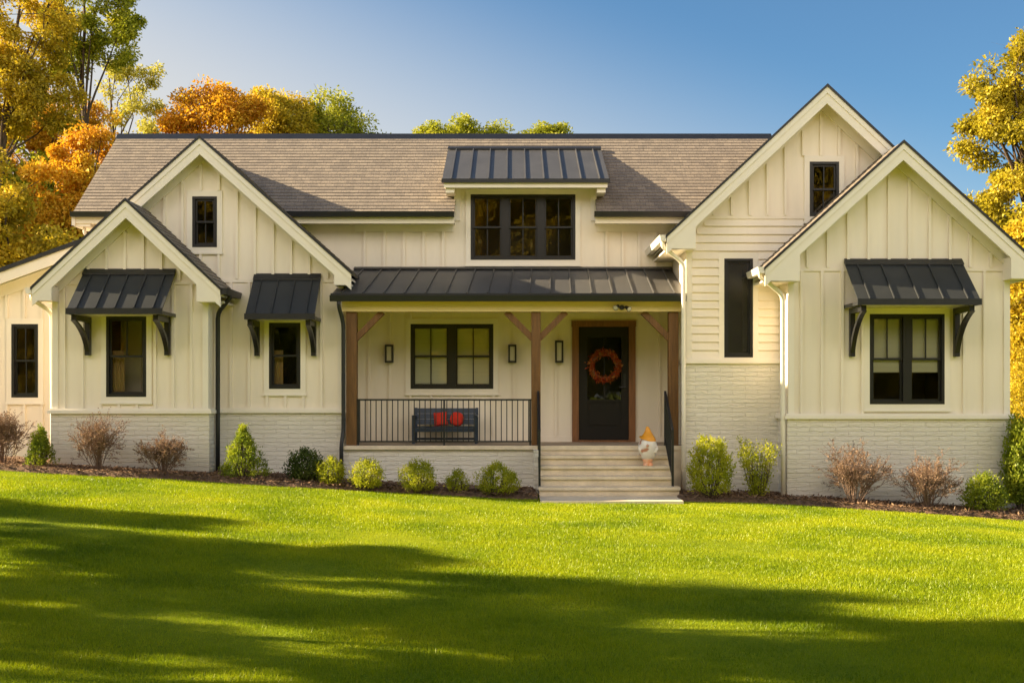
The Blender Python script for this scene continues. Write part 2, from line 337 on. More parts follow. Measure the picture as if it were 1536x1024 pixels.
# mulch bed: a sheet over the soil between the lawn edge and the house
mx_ = np.linspace(-13, 12.5, 260); tt = np.linspace(0, 1, 26)
def mulch():
    m = mat('bark_mulch', (0.19, 0.115, 0.07), 0.95, var=0.6, scale=18, bump=1.0, bscale=40)
    v = []; rr = np.random.default_rng(3)
    for t in tt:
        y0 = bed_y(mx_); y = y0 + (20.9 - y0) * t
        z = gz(mx_, y) - 0.3 * ((mx_ > 0.46) & (mx_ < 2.60)) + 0.03 + 0.035 * min(1, t * 10) + rr.normal(0, 0.012, len(mx_)) - (0.05 if t == 0 else 0)
        v.append(np.stack([mx_, y, z], 1))
    v = np.concatenate(v); nx = len(mx_)
    f = [(j * nx + i, j * nx + i + 1, (j + 1) * nx + i + 1, (j + 1) * nx + i) for j in range(len(tt) - 1) for i in range(nx - 1)]
    me = bpy.data.meshes.new('mulch_bed'); me.from_pydata(v.tolist(), [], f); me.shade_smooth(); me.materials.append(m)
    o = bpy.data.objects.new('mulch_bed', me); C.objects.link(o); tag(o, kind='structure')
mulch()

def cards(name, pos, dirs, nrm, length, width, m, parent=None, tri=False):
    """many leaf-sized faces in one mesh; pos/dirs/nrm (n,3), length/width (n,)"""
    n = len(pos); off = np.zeros(3); p = parent
    while p is not None: off += np.array(p.location); p = p.parent
    pos = pos - off
    side = np.cross(dirs, nrm); side /= np.linalg.norm(side, axis=1, keepdims=True) + 1e-9
    L = length[:, None]; W = width[:, None]
    if tri:
        v = np.stack([pos - side * W * 0.5, pos + side * W * 0.5, pos + dirs * L], 1); k = 3
    else:
        up = np.cross(side, dirs)
        v = np.stack([pos, pos + dirs * L * 0.45 + side * W * 0.5 + up * W * 0.12, pos + dirs * L, pos + dirs * L * 0.5 - side * W * 0.5 + up * W * 0.12], 1); k = 4
    me = bpy.data.meshes.new(name); me.vertices.add(n * k); me.vertices.foreach_set('co', v.astype(np.float32).ravel())
    me.loops.add(n * k); me.loops.foreach_set('vertex_index', np.arange(n * k, dtype=np.int32))
    me.polygons.add(n); me.polygons.foreach_set('loop_start', np.arange(0, n * k, k, dtype=np.int32))
    me.update(calc_edges=True); me.materials.append(m)
    o = bpy.data.objects.new(name, me); C.objects.link(o)
    if parent is not None: o.parent = parent
    return o
def unit(a): return a / (np.linalg.norm(a, axis=1, keepdims=True) + 1e-9)

def grass():
    P = []
    for (y0, y1, dens) in ((6.6, 9.5, 9000), (9.5, 12.5, 6000), (12.5, 16, 4000), (16, 19.2, 3000)):
        hw = y1 * 768 / F + 1.3; n = int(2 * hw * (y1 - y0) * dens)
        p = np.stack([rng.uniform(-hw, hw, n), rng.uniform(y0, y1, n)], 1); P.append(p)
    P = np.concatenate(P)
    P = P[P[:, 1] < bed_y(P[:, 0]) + rng.normal(0, 0.025, len(P))]
    pad = (P[:, 0] > 0.42) & (P[:, 0] < 2.66) & (P[:, 1] > 18.33); P = P[~pad]
    n = len(P); z = gz(P[:, 0], P[:, 1]) - 0.014
    tuft = 0.5 + 0.5 * np.sin(P[:, 0] * 3.1 + 1.3 * np.sin(P[:, 1] * 2.3)) * np.sin(P[:, 1] * 3.7 + np.sin(P[:, 0] * 1.9))
    d = unit(np.stack([rng.normal(0, 0.38, n), rng.normal(0, 0.38, n), np.ones(n)], 1))
    nr = unit(rng.normal(0, 1, (n, 3)) * [1, 1, 0.2])
    ln = rng.uniform(0.018, 0.038, n) * (0.85 + 0.35 * tuft)
    wd = np.where(P[:, 1] < 10, 0.0048, np.where(P[:, 1] < 14, 0.0075, 0.010)) * rng.uniform(0.7, 1.2, n)
    o = cards('grass', np.stack([P[:, 0], P[:, 1], z], 1), d, nr, ln, wd, LM['grass'], tri=True)
    tag(o, 'short mown green grass blades covering the front lawn', 'grass', kind='stuff')
grass()
def chips():
    n = 26000; x = rng.uniform(-10.5, 10.5, n); y = bed_y(x) + rng.uniform(0, 1, n) ** 1.2 * 1.7 - 0.03
    k_ = (x < 0.40) | (x > 2.70); x, y = x[k_], y[k_]; n = len(x)
    z = gz(x, y) + 0.075
    d = unit(np.stack([rng.normal(0, 1, n), rng.normal(0, 1, n), rng.normal(0, 0.25, n)], 1)); nr = unit(np.stack([rng.normal(0, 0.4, n), rng.normal(0, 0.4, n), np.ones(n)], 1))
    m = leaf_mat('mulch_chip', [(0.06, 0.035, 0.02), (0.19, 0.11, 0.065), (0.38, 0.25, 0.15)], trans=0.0, nscale=5)
    o = cards('mulch_chips', np.stack([x, y, z], 1), d, nr, rng.uniform(0.03, 0.09, n), rng.uniform(0.012, 0.03, n), m)
    tag(o, 'brown bark mulch chips strewn over the planting bed', 'mulch', kind='stuff')
chips()

# ------------------------------------------------------------------ the house
H = thing('farmhouse', 'white board and batten farmhouse with gables, metal porch roof and painted brick base', 'house', (0, 20.3, 0))
def part(b, name, m, parent=None, smooth=False): return b.build(name, m, parent or H, smooth)
YW, YA, YB, YL, YC, YD = 22.0, 20.6, 19.85, 21.2, 20.2, 19.5
FLOOR = 0.915

def slope_roof(name, e0, e1, t1, t0, parent=None, course=0.12, lift=0.012, mat_='shingle', thick=0.05):
    """shingled slope: eave corners e0, e1 and top corners t0, t1; every course a strip lifted at its lower edge"""
    e0, e1, t0, t1 = map(Vector, (e0, e1, t0, t1))
    nrm = (e1 - e0).cross(t0 - e0).normalized()
    if nrm.z < 0: nrm = -nrm
    run = (t0 - e0).length; n = max(1, round(run / course)); b = MB(); b.uv = []
    rr = random.Random(3)
    for i in range(n):
        a, c = i / n, (i + 1) / n
        p0 = e0.lerp(t0, a) + nrm * lift; p1 = e1.lerp(t1, a) + nrm * lift; p2 = e1.lerp(t1, c); p3 = e0.lerp(t0, c)
        L = (p1 - p0).length; v0 = i * 0.12 + 0.004; v1 = (i + 1) * 0.12 - 0.004
        b.quad(p0, p1, p2, p3); b.uv.append([(0, v0), (L, v0), (L, v1), (0, v1)])
        q0 = p0 - nrm * (lift if i else thick); q1 = p1 - nrm * (lift if i else thick)
        b.quad(q0, q1, p1, p0); b.uv.append([(0, v0), (L, v0), (L, v0), (0, v0)])
    b.quad(e0 - nrm * thick, t0 - nrm * thick, t1 - nrm * thick, e1 - nrm * thick); b.uv.append([(0, 0)] * 4)
    return part(b, name, mat_, parent)

def window(px0, py0, px1, py1, Y, units=1, rows=2, cols=2, upper_only=False, blind=None, curtain=False, sill=True, trimw=0.09, room=None, single=False):
    """black framed window with sashes, muntins, glass, a room behind and painted trim"""
    x0, x1, z0, z1 = X(px0, Y), X(px1, Y), Z(py1, Y), Z(py0, Y)
    b = MB(); fw = 0.045; yf, yb = Y - 0.030, Y + 0.10
    b.box(x0, x1, yf, yb, z1 - fw, z1); b.box(x0, x1, yf, yb, z0, z0 + fw * 1.1)
    b.box(x0, x0 + fw, yf, yb, z0 + fw * 1.1, z1 - fw); b.box(x1 - fw, x1, yf, yb, z0 + fw * 1.1, z1 - fw)
    mul = 0.13 if units > 1 else 0
    iw = (x1 - x0 - 2 * fw - mul * (units - 1)) / units; opens = []
    for u in range(units):
        a = x0 + fw + u * (iw + mul)
        if u: b.box(a - mul, a, yf + 0.004, yb - 0.002, z0 + fw * 1.1, z1 - fw)
        opens.append((a, a + iw))
    win = part(b, 'window', 'sash')
    s = MB(); g = MB(); sw = 0.034; zb, zt = z0 + fw * 1.1, z1 - fw; zm = (zb + zt) / 2
    for a, c in opens:
        if single or rows == 1:
            tiers = [(zb, zt, Y + 0.012)]
        else:
            tiers = [(zb, zm + 0.016, Y + 0.040), (zm - 0.016, zt, Y + 0.008)]
        for k, (q0, q1, ys_) in enumerate(tiers):
            ye = ys_ + 0.028
            s.box(a, a + sw, ys_, ye, q0, q1); s.box(c - sw, c, ys_, ye, q0, q1)
            s.box(a + sw, c - sw, ys_, ye, q0, q0 + sw); s.box(a + sw, c - sw, ys_, ye, q1 - sw, q1)
            if cols == 2 and not (upper_only and k == 0):
                mxx = (a + c) / 2; s.box(mxx - 0.010, mxx + 0.010, ys_ + 0.003, ye - 0.003, q0 + sw, q1 - sw)
            g.quad((a + sw, ys_ + 0.016, q0 + sw), (c - sw, ys_ + 0.016, q0 + sw), (c - sw, ys_ + 0.016, q1 - sw), (a + sw, ys_ + 0.016, q1 - sw))
    part(s, 'sash', 'sash', win); part(g, 'pane', 'hazy_glass' if single else 'glass', win)
    r = MB(); d = 0.9; yb2 = yb - 0.001
    for q in (((x0, yb2, z0), (x0, Y + d, z0), (x0, Y + d, z1), (x0, yb2, z1)), ((x1, yb2, z0), (x1, yb2, z1), (x1, Y + d, z1), (x1, Y + d, z0)),
              ((x0, yb2, z1), (x0, Y + d, z1), (x1, Y + d, z1), (x1, yb2, z1)), ((x0, yb2, z0), (x1, yb2, z0), (x1, Y + d, z0), (x0, Y + d, z0)),
              ((x0, Y + d, z0), (x1, Y + d, z0), (x1, Y + d, z1), (x0, Y + d, z1))): r.quad(*q)
    part(r, 'room_recess', 'dark_room', win)
    if blind is not None:
        k = MB()
        for a, c in opens:
            zz = zt - (zt - zb) * blind; nsl = int((zt - zz) / 0.05)
            for i in range(nsl):
                z_ = zt - (i + 1) * 0.05; k.quad((a, Y + 0.085, z_), (c, Y + 0.085, z_), (c, Y + 0.075, z_ + 0.052), (a, Y + 0.075, z_ + 0.052))
        part(k, 'blind', 'blind', win)
    if curtain:
        k = MB(); xa = x0 + fw; xc = x0 + fw + (x1 - x0) * 0.30; n = 12
        for i in range(n):
            a = xa + (xc - xa) * i / n; c = xa + (xc - xa) * (i + 1) / n; ya = Y + 0.16 + 0.03 * (i % 2); yc = Y + 0.16 + 0.03 * ((i + 1) % 2)
            k.quad((a, ya, z0 + 0.02), (c, yc, z0 + 0.02), (c, yc, zm + 0.1), (a, ya, zm + 0.1))
        part(k, 'curtain', 'curtain', win)
    t = MB(); tw = trimw; yt = Y - 0.026
    t.box(x0 - tw, x1 + tw, yt, Y, z1, z1 + tw * 1.1); t.box(x0 - tw, x0, yt, Y, z0, z1); t.box(x1, x1 + tw, yt, Y, z0, z1)
    t.box(x0 - tw, x1 + tw, yt, Y, z0 - tw, z0)
    if sill: t.box(x0 - tw - 0.015, x1 + tw + 0.015, yt - 0.02, Y, z0 - tw - 0.03, z0 - tw)
    part(t, 'window_trim', 'trim', win)
    return (x0, x1, z0, z1), (x0 - tw, x1 + tw, z0 - tw - 0.03, z1 + tw * 1.1)

def battens(b, x0, x1, zlo, zhi, Y, sp, start=None, skip=(), wd=0.045):
    """vertical battens between zlo(x) and zhi(x), split round the window trims in skip"""
    x = start if start is not None else x0 + sp / 2
    while x < x1 - 0.03:
        if x > x0 + 0.03:
            segs = [(zlo(x), zhi(x))]
            for (a, c, q0, q1) in skip:
                if a - wd / 2 < x < c + wd / 2:
                    ns = []
                    for (s0, s1) in segs:
                        if q0 > s0: ns.append((s0, min(s1, q0)))
                        if q1 < s1: ns.append((max(s0, q1), s1))
                    segs = ns
            for s0, s1 in segs:
                if s1 - s0 > 0.04: b.box(x - wd / 2, x + wd / 2, Y - 0.036, Y, s0, s1)
        x += sp

def gable(cx, zr, slope, xl, xr, wl, wr, Yw, Yf, Yback, zwall, holes, skips, belt, sp, rk=0.2, chop_l=True, chop_r=True, siding=True, bstart=None, sides=(None, None), lower=True):
    zt = lambda x: zr - slope * abs(x - cx)
    cs = math.sqrt(1 + slope * slope)
    # shingled slopes
    slope_roof('roof', (xl, Yback, zt(xl)), (xl, Yf, zt(xl)), (cx, Yf, zr), (cx, Yback, zr))
    slope_roof('roof', (xr, Yf, zt(xr)), (xr, Yback, zt(xr)), (cx, Yback, zr), (cx, Yf, zr))
    d = MB(); th = 0.026 * cs                                            # dark drip edge along both rakes
    d.prism([(xl - 0.02, zt(xl) - 0.02 * slope + 0.014), (cx, zr + 0.014), (xr + 0.02, zt(xr) - 0.02 * slope + 0.014), (xr + 0.02, zt(xr) - 0.02 * slope - th), (cx, zr - th), (xl - 0.02, zt(xl) - 0.02 * slope - th)], Yf - 0.03, Yf + 0.05)
    part(d, 'drip_edge', 'black_metal')
    # rake fascia in two stepped boards with the boxed eave returns
    f = MB(); h1 = rk * cs; a = th
    f.prism([(xl, zt(xl) - a), (cx, zr - a), (xr, zt(xr) - a), (xr, zt(xr) - a - 0.38 * h1), (cx, zr - a - 0.38 * h1), (xl, zt(xl) - a - 0.38 * h1)], Yf - 0.012, Yf + 0.046)
    f.prism([(xl, zt(xl) - a - 0.38 * h1), (cx, zr - a - 0.38 * h1), (xr, zt(xr) - a - 0.38 * h1), (xr, zt(xr) - a - h1), (cx, zr - a - h1), (xl, zt(xl) - a - h1)], Yf + 0.004, Yf + 0.044)
    zbl = zt(xl) - a - h1 * 0.62; zbr = zt(xr) - a - h1 * 0.62
    if chop_l: f.prism([(xl, zt(xl) - a - h1), (wl + 0.10, zt(wl + 0.10) - a - h1), (wl + 0.10, zbl - 0.02), (xl + 0.02, zbl - 0.02)] if zt(xl) - a - h1 > zbl - 0.02 else [(xl + 0.05, zbl - 0.02), (wl + 0.10, zbl - 0.02), (wl + 0.10, zt(wl + 0.1) - a - h1 * 0.9), (xl + 0.05, zt(xl + 0.05) - a - h1 * 0.9)], Yf + 0.006, Yw - 0.001)
    if chop_r: f.prism([(xr - 0.05, zbr - 0.02), (wr - 0.10, zbr - 0.02), (wr - 0.10, zt(wr - 0.1) - a - h1 * 0.9), (xr - 0.05, zt(xr - 0.05) - a - h1 * 0.9)], Yf + 0.006, Yw - 0.001)
    part(f, 'rake_board', 'trim')
    s = MB(); a2 = a + 0.30 * h1
    s.prism([(xl + 0.02, zt(xl + 0.02) - a2), (cx, zr - a2), (xr - 0.02, zt(xr - 0.02) - a2), (xr - 0.02, zt(xr - 0.02) - a2 - 0.03), (cx, zr - a2 - 0.03), (xl + 0.02, zt(xl + 0.02) - a2 - 0.03)], Yf + 0.047, Yback - 0.01)
    for (x0, x1, zb) in ((xl + 0.03, wl, zbl), (wr, xr - 0.03, zbr)): s.box(x0, x1, Yw + 0.0, Yback - 0.02, zb - 0.012, zb + 0.02)
    part(s, 'soffit', 'soffit')
    # wall sheet with battens, belt board and frieze
    top = a2 + 0.03
    poly = [(wl, zwall), (wr, zwall), (wr, zt(wr) - top), (cx, zr - top), (wl, zt(wl) - top)]
    wb = MB(); wb.face_holes(poly, holes, Yw)
    fr = 0.16 * cs
    if siding:
        lo = lambda x: zwall
        ztop = lambda x: zt(x) - top - fr
        bl = belt
        if bl:
            if lower: battens(wb, wl + 0.09, wr - 0.09, lo, lambda x: min(bl - 0.03, ztop(x)), Yw, sp, bstart, skips)
            battens(wb, wl, wr, lambda x: bl + 0.03, ztop, Yw, sp, (bstart + 0.1 if bstart is not None else None), skips)
            xa = max(wl, cx - (zr - top - fr * 0.5 - bl) / slope); xb = min(wr, cx + (zr - top - fr * 0.5 - bl) / slope)
            wb.box(xa, xb, Yw - 0.022, Yw, bl - 0.03, bl + 0.03)
        else: battens(wb, wl + 0.09, wr - 0.09, lo, ztop, Yw, sp, bstart, skips)
    part(wb, 'gable_wall', 'siding')
    k = MB(); k.prism([(wl, zt(wl) - top), (cx, zr - top), (wr, zt(wr) - top), (wr, zt(wr) - top - fr), (cx, zr - top - fr), (wl, zt(wl) - top - fr)], Yw - 0.048, Yw - 0.001); part(k, 'frieze_board', 'trim')
    for x0, x1 in ((wl - 0.012, wl + 0.085), (wr - 0.085, wr + 0.012)):
        k = MB(); k.box(x0, x1, Yw - 0.026, Yw + 0.09, zwall, min(zt(x0), zt(x1)) - top - fr + 0.03); part(k, 'corner_board', 'trim')
    for (xx, yb, sg) in ((wl, sides[0], -1), (wr, sides[1], 1)):
        if yb:
            q = MB(); q.box(min(xx, xx - sg * 0.05), max(xx, xx - sg * 0.05), Yw + 0.001, yb, zwall, zt(xx) - top + 0.05)
            part(q, 'side_wall', 'siding')
    return zt

def brick_base(x0, x1, Y, zt, yback, capped=True):
    b = MB(); b.box(x0 - 0.03, x1 + 0.03, Y - 0.035, yback, -0.6, zt); part(b, 'brick_base', 'brick')
    if capped:
        c = MB(); c.box(x0 - 0.075, x1 + 0.075, Y - 0.085, yback, zt, zt + 0.055); c.box(x0 - 0.055, x1 + 0.055, Y - 0.06, yback, zt + 0.055, zt + 0.085); part(c, 'base_cap', 'trim')

# --- left large gable
capA = Z(619, YA); h1, s1 = window(289, 295, 326, 371, YA); h2, s2 = window(404, 484, 451, 583, YA, rows=2, cols=1, curtain=True)
gable(-5.278, 6.142, 0.894, -7.55, -2.718, -7.5, -2.905, YA, 20.27, 23.2, capA + 0.085, [h1, h2], [s1, s2], Z(421, YA), 0.31, chop_l=False, sides=(22, 22), bstart=-7.30)
brick_base(-7.5, -2.905, YA, capA, 22)
# --- left small gable bay
capB = Z(620, YB); h3, s3 = window(160, 474, 220, 595, YB, upper_only=True, curtain=True)
gable(-6.28, 4.963, 0.94, -7.80, -4.74, -7.587, -5.03, YB, 19.5, 20.62, capB + 0.085, [h3], [s3], Z(424, YB), 0.30, sides=(YA, YA), bstart=-7.40)
brick_base(-7.587, -5.03, YB, capB, YA - 0.001)
# --- right tall gable (lap siding below, board and batten above)
capC = Z(545, YC); h4, s4 = window(1086, 388, 1129, 536, YC, rows=1, cols=1, single=True); h5, s5 = window(1214, 243, 1258, 325, YC)
ztC = gable(5.216, 6.906, 0.936, 2.56, 6.55, 2.94, 6.4, YC, 19.85, 25.0, capC + 0.085, [h4, h5], [s5], Z(326, YC), 0.30, chop_r=False, sides=(YW, None), bstart=3.0, lower=False)
lap = MB(); z = capC + 0.085; zb_ = Z(326, YC) - 0.03
while z < zb_ - 0.02:
    z2 = min(z + 0.139, zb_); zz = z2 - 0.002
    xl_, xr_ = 2.94 + 0.086, 4.9
    xl_ = max(xl_, 5.216 - (6.906 - 0.30 - 0.02 - zz) / 0.936)
    segs = [(xl_, xr_)]
    if z2 > s4[2] and z < s4[3]: segs = [(xl_, s4[0]), (s4[1], xr_)]
    for a, c in segs:
        lap.prismx([(YC - 0.034, z), (YC - 0.001, z), (YC - 0.001, z2), (YC - 0.004, z2)], a, c)
    z += 0.139
part(lap, 'lap_siding', 'siding')
brick_base(2.94, 5.6, YC, capC, YW)
# --- right front gable
capD = Z(628, YD); h6, s6 = window(1304, 471, 1416, 606, YD, units=2, upper_only=True, blind=0.66)
gable(6.25, 5.83, 0.91, 4.04, 8.42, 4.496, 8.07, YD, 19.15, 26.0, capD + 0.085, [h6], [s6], Z(404, YD), 0.33, sides=(YC, 26), bstart=4.70)
brick_base(4.496, 8.07, YD, capD, YC - 0.001)
bd = MB(); bd.box(6.6, 8.10, YC, 26, -0.6, capD); part(bd, 'brick_base', 'brick')
# --- main block: upper wall, porch wall, dormer face
win_d, sk_d = window(706, 292, 863, 390, YW, units=3)
win_p, sk_p = window(616, 486, 740, 583, YW, units=2, blind=1.0)
EZ = 5.06; SL = 0.77; EY = 21.6; RY = 24.1; RZ = EZ + SL * (RY - EY)
DX0, DX1 = X(683, YW), X(893, YW)
dleaf = (X(868, YW), X(943, YW), FLOOR + 0.02, Z(490, YW)); dfr = (X(858, YW), X(953, YW), FLOOR, Z(481, YW))
wb = MB()
EW = EZ + SL * (YW - EY)
outer = [(-7.6, 0.0), (4.4, 0.0), (4.4, EW - 0.1), (DX1, EW - 0.1), (DX1, 5.62), (DX0, 5.62), (DX0, EW - 0.1), (-7.6, EW - 0.1)]
wb.face_holes(outer, [win_d, win_p, dleaf], YW)
PR_T = Z(404, YW)
fz = EZ - 0.30
battens(wb, -2.88, DX0 - 0.02, lambda x: PR_T, lambda x: fz, YW, 0.36, -2.70, [sk_d])
battens(wb, DX1 + 0.02, 2.94, lambda x: PR_T, lambda x: fz, YW, 0.30, DX1 + 0.2, [sk_d])
skd = (dfr[0] - 0.1, dfr[1] + 0.1, 0, dfr[3] + 0.1)
battens(wb, -2.88, 2.93, lambda x: FLOOR + 0.10, lambda x: 3.4, YW, 0.38, -2.62, [sk_p, skd], wd=0.04)
wb.box(-2.88, dfr[0], YW - 0.022, YW, FLOOR, FLOOR + 0.10); wb.box(dfr[1], 2.93, YW - 0.022, YW, FLOOR, FLOOR + 0.10)
part(wb, 'front_wall', 'siding')
tb = MB(); tb.box(DX0 - 0.02, DX0 + 0.09, YW - 0.025, YW + 0.05, EZ - 0.1, 5.6); part(tb, 'corner_board', 'trim'); tb = MB(); tb.box(DX1 - 0.09, DX1 + 0.02, YW - 0.025, YW + 0.05, EZ - 0.1, 5.6)
part(tb, 'corner_board', 'trim')
for a_, c_ in ((-2.88, DX0 - 0.03), (DX1 + 0.03, 3.3)):
    tb = MB(); tb.box(a_, c_, YW - 0.022, YW, fz, EZ - 0.1); part(tb, 'frieze_board', 'trim')
mb = MB(); mb.box(-7.6, -7.55, YW, 26.2, 0, EZ + 0.2); mb.box(-7.6, 8.05, 26.2, 26.25, 0, EZ + 0.2); mb.prismx([(YW, EZ + 0.2), (26.2, EZ + 0.2), (RY, RZ - 0.15)], -7.6, -7.55); part(mb, 'side_wall', 'siding')
for x in (DX0, DX1 - 0.05):
    dw = MB(); dw.prismx([(YW + 0.051, EW - 0.2), (24.0, RZ - 0.2), (23.4, 6.4), (YW + 0.051, 5.72)], x, x + 0.05)
    part(dw, 'dormer_wall', 'siding')
# main roof: cut round the dormer face
slope_roof('roof', (-7.9, EY, EZ), (DX0, EY, EZ), (DX0, RY, RZ), (-7.9, RY, RZ))
slope_roof('roof', (DX1, EY, EZ), (5.15, EY, EZ), (5.15, RY, RZ), (DX1, RY, RZ))
up0 = YW + 0.06; zu = EZ + SL * (up0 - EY)
slope_roof('roof', (DX0 + 0.001, up0, zu), (DX1 - 0.001, up0, zu), (DX1 - 0.001, RY, RZ), (DX0 + 0.001, RY, RZ))
slope_roof('roof', (5.2, 26.6, EZ), (-7.9, 26.6, EZ), (-7.9, RY, RZ), (5.2, RY, RZ))
rc = MB(); rc.prismx([(RY - 0.16, RZ - 0.115), (RY, RZ + 0.03), (RY + 0.16, RZ - 0.115), (RY, RZ - 0.03)], -7.92, 5.2); part(rc, 'ridge_cap', 'black_metal')
for a, c in ((-7.92, DX0), (DX1 - 0.05, 3.3)):
    g = MB(); g.prismx([(EY - 0.10, EZ - 0.09), (EY - 0.12, EZ + 0.0), (EY + 0.0, EZ + 0.0), (EY + 0.0, EZ - 0.09)], a, c); part(g, 'gutter', 'black_metal')
    s = MB(); s.box(a + 0.02, c, EY + 0.002, EY + 0.03, EZ - 0.20, EZ - 0.055); s.box(a + 0.02, c, EY + 0.03, YW - 0.023, EZ - 0.17, EZ - 0.15); part(s, 'eave_soffit', 'soffit')
rk = MB(); rk.prismx([(EY - 0.02, EZ - 0.24), (EY - 0.02, EZ - 0.05), (RY, RZ - 0.06), (RY, RZ - 0.27)], -7.92, -7.86); rk.box(-7.9, -7.6, EY + 0.03, YW + 0.3, EZ - 0.25, EZ - 0.2); part(rk, 'rake_board', 'trim')

def metal_roof(name, x0, x1, ya, za, yb, zb, seams, fas=0.06, x0b=None, x1b=None, mm='roof_metal'):
    """standing seam roof from the eave (ya, za) up to (yb, zb)"""
    x0b = x0 if x0b is None else x0b; x1b = x1 if x1b is None else x1b
    b = MB(); t = 0.025
    b.quad((x0, ya, za), (x1, ya, za), (x1b, yb, zb), (x0b, yb, zb)); b.quad((x0, ya, za - t), (x0b, yb, zb - t), (x1b, yb, zb - t), (x1, ya, za - t))
    b.quad((x0, ya, za), (x0b, yb, zb), (x0b, yb, zb - t), (x0, ya, za - t)); b.quad((x1, ya, za), (x1, ya, za - t), (x1b, yb, zb - t), (x1b, yb, zb))
    sl = (zb - za) / (yb - ya)
    r = part(b, name, mm)
    s = MB()
    for i in range(seams):
        u = (i + 0.5) / seams; xa = x0 + (x1 - x0) * u; xb = x0b + (x1b - x0b) * u
        n = len(s.v); hh = 0.026; ww = 0.009
        for (x, y, z) in ((xa, ya, za), (xb, yb - 0.05, zb - 0.05 * sl)):
            s.v += [(x - ww, y, z), (x + ww, y, z), (x + ww, y - 0.01, z + hh), (x - ww, y - 0.01, z + hh)]
        for q in ((3, 2, 1, 0), (4, 5, 6, 7), (0, 1, 5, 4), (1, 2, 6, 5), (2, 3, 7, 6), (3, 0, 4, 7)): s.f.append(tuple(n + k for k in q))
    part(s, 'standing_seams', mm, r)
    e = MB(); e.box(x0 - 0.01, x1 + 0.01, ya - 0.03, ya + 0.0, za - fas, za + 0.012); part(e, 'eave_trim', 'black_metal', r)
    e = MB(); e.prismx([(yb - 0.10, zb - 0.10 * sl + 0.02), (yb - 0.10, zb - 0.1 * sl + 0.045), (yb - 0.002, zb + 0.045), (yb - 0.002, zb + 0.01)], min(x0b, x0) if x0b <= x0 else x0b, x1b)
    part(e, 'flashing', 'black_metal', r)
    return r
# dormer roof
DEX0, DEX1, DEZ = -1.254, 1.744, 5.63
metal_roof('dormer_roof', DEX0, DEX1, 21.5, DEZ, 23.55, 6.60, 9)
df = MB(); df.box(DEX0 + 0.03, DEX1 - 0.03, 21.52, 21.55, DEZ - 0.14, DEZ - 0.03); df.box(DEX0 + 0.03, DEX1 - 0.03, 21.55, YW - 0.001, DEZ - 0.085, DEZ - 0.06)
for x in (DEX0 + 0.03, DEX1 - 0.06): df.prismx([(21.55, DEZ - 0.14), (21.55, DEZ - 0.028), (23.4, DEZ - 0.028 + 0.473 * 1.85), (23.4, DEZ - 0.14 + 0.473 * 1.85)], x, x + 0.03)
for x0, x1 in ((DEX0 + 0.06, DX0), (DX1, DEX1 - 0.06)): df.box(x0, x1, 21.58, YW + 0.1, DEZ - 0.22, DEZ - 0.09)
part(df, 'dormer_fascia', 'trim')
# porch roof
PX0, PX1 = -2.885, 2.93
metal_roof('porch_roof', X(497, 20.2), PX1 - 0.01, 20.2, Z(441, 20.2), YW - 0.03, PR_T, 17, x0b=PX0, x1b=PX1 - 0.01)
pg = MB(); pzt = Z(443, 20.16); pg.prismx([(20.10, pzt), (20.12, pzt - 0.10), (20.2, pzt - 0.10), (20.2, pzt)], X(495, 20.16), PX1 - 0.005); part(pg, 'gutter', 'black_metal')
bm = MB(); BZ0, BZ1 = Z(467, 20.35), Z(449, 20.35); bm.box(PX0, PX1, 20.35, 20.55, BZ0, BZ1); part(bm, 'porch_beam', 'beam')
bc = MB(); bc.box(PX0, PX1, 20.201, YW - 0.03, BZ1, BZ1 + 0.02); part(bc, 'porch_ceiling', 'ceiling')
# porch floor, brick face, steps
pf = MB(); pf.box(PX0, PX1, 20.36, YW, FLOOR - 0.07, FLOOR); part(pf, 'porch_floor', 'floor')
pe = MB(); pe.box(PX0, X(806, 20.3), 20.28, 20.36, FLOOR - 0.06, FLOOR + 0.004); pe.box(X(806, 20.3), PX1, 20.30, 20.36, FLOOR - 0.07, FLOOR + 0.004); part(pe, 'porch_edge', 'concrete')
pb_ = MB(); pb_.box(0.451, PX1, 20.325, 20.359, -0.4, FLOOR - 0.07); part(pb_, 'step_riser', 'concrete')
pb = MB(); pb.box(PX0 + 0.04, 0.45, 20.34, 20.5, -0.4, FLOOR - 0.06); pb.box(0.36, 0.45, 19.9, 20.34, -0.4, FLOOR - 0.06); part(pb, 'brick_base', 'brick')
SX0, SX1 = 0.47, 2.62
for i in range(1, 5):
    zt_ = FLOOR - 0.1535 * i; y0 = 20.30 - 0.28 * i
    s = MB(); e = 0.03 * (i == 4)
    s.box(SX0 - e, SX1 + e * 2, y0 + 0.045, 20.36, zt_ - 0.1535 - (0.2 if i == 4 else 0), zt_ - 0.045); s.box(SX0 - e - 0.012, SX1 + e * 2 + 0.012, y0, 20.32 if i == 1 else y0 + 0.32, zt_ - 0.045, zt_)
    part(s, 'step', 'concrete')
pad = MB(); pad.box(SX0 - 0.03, SX1 + 0.0, 18.32, 19.2, -0.1, FLOOR - 0.1535 * 5 + 0.012); po = pad.build('concrete_path', M['concrete']); tag(po, kind='structure')
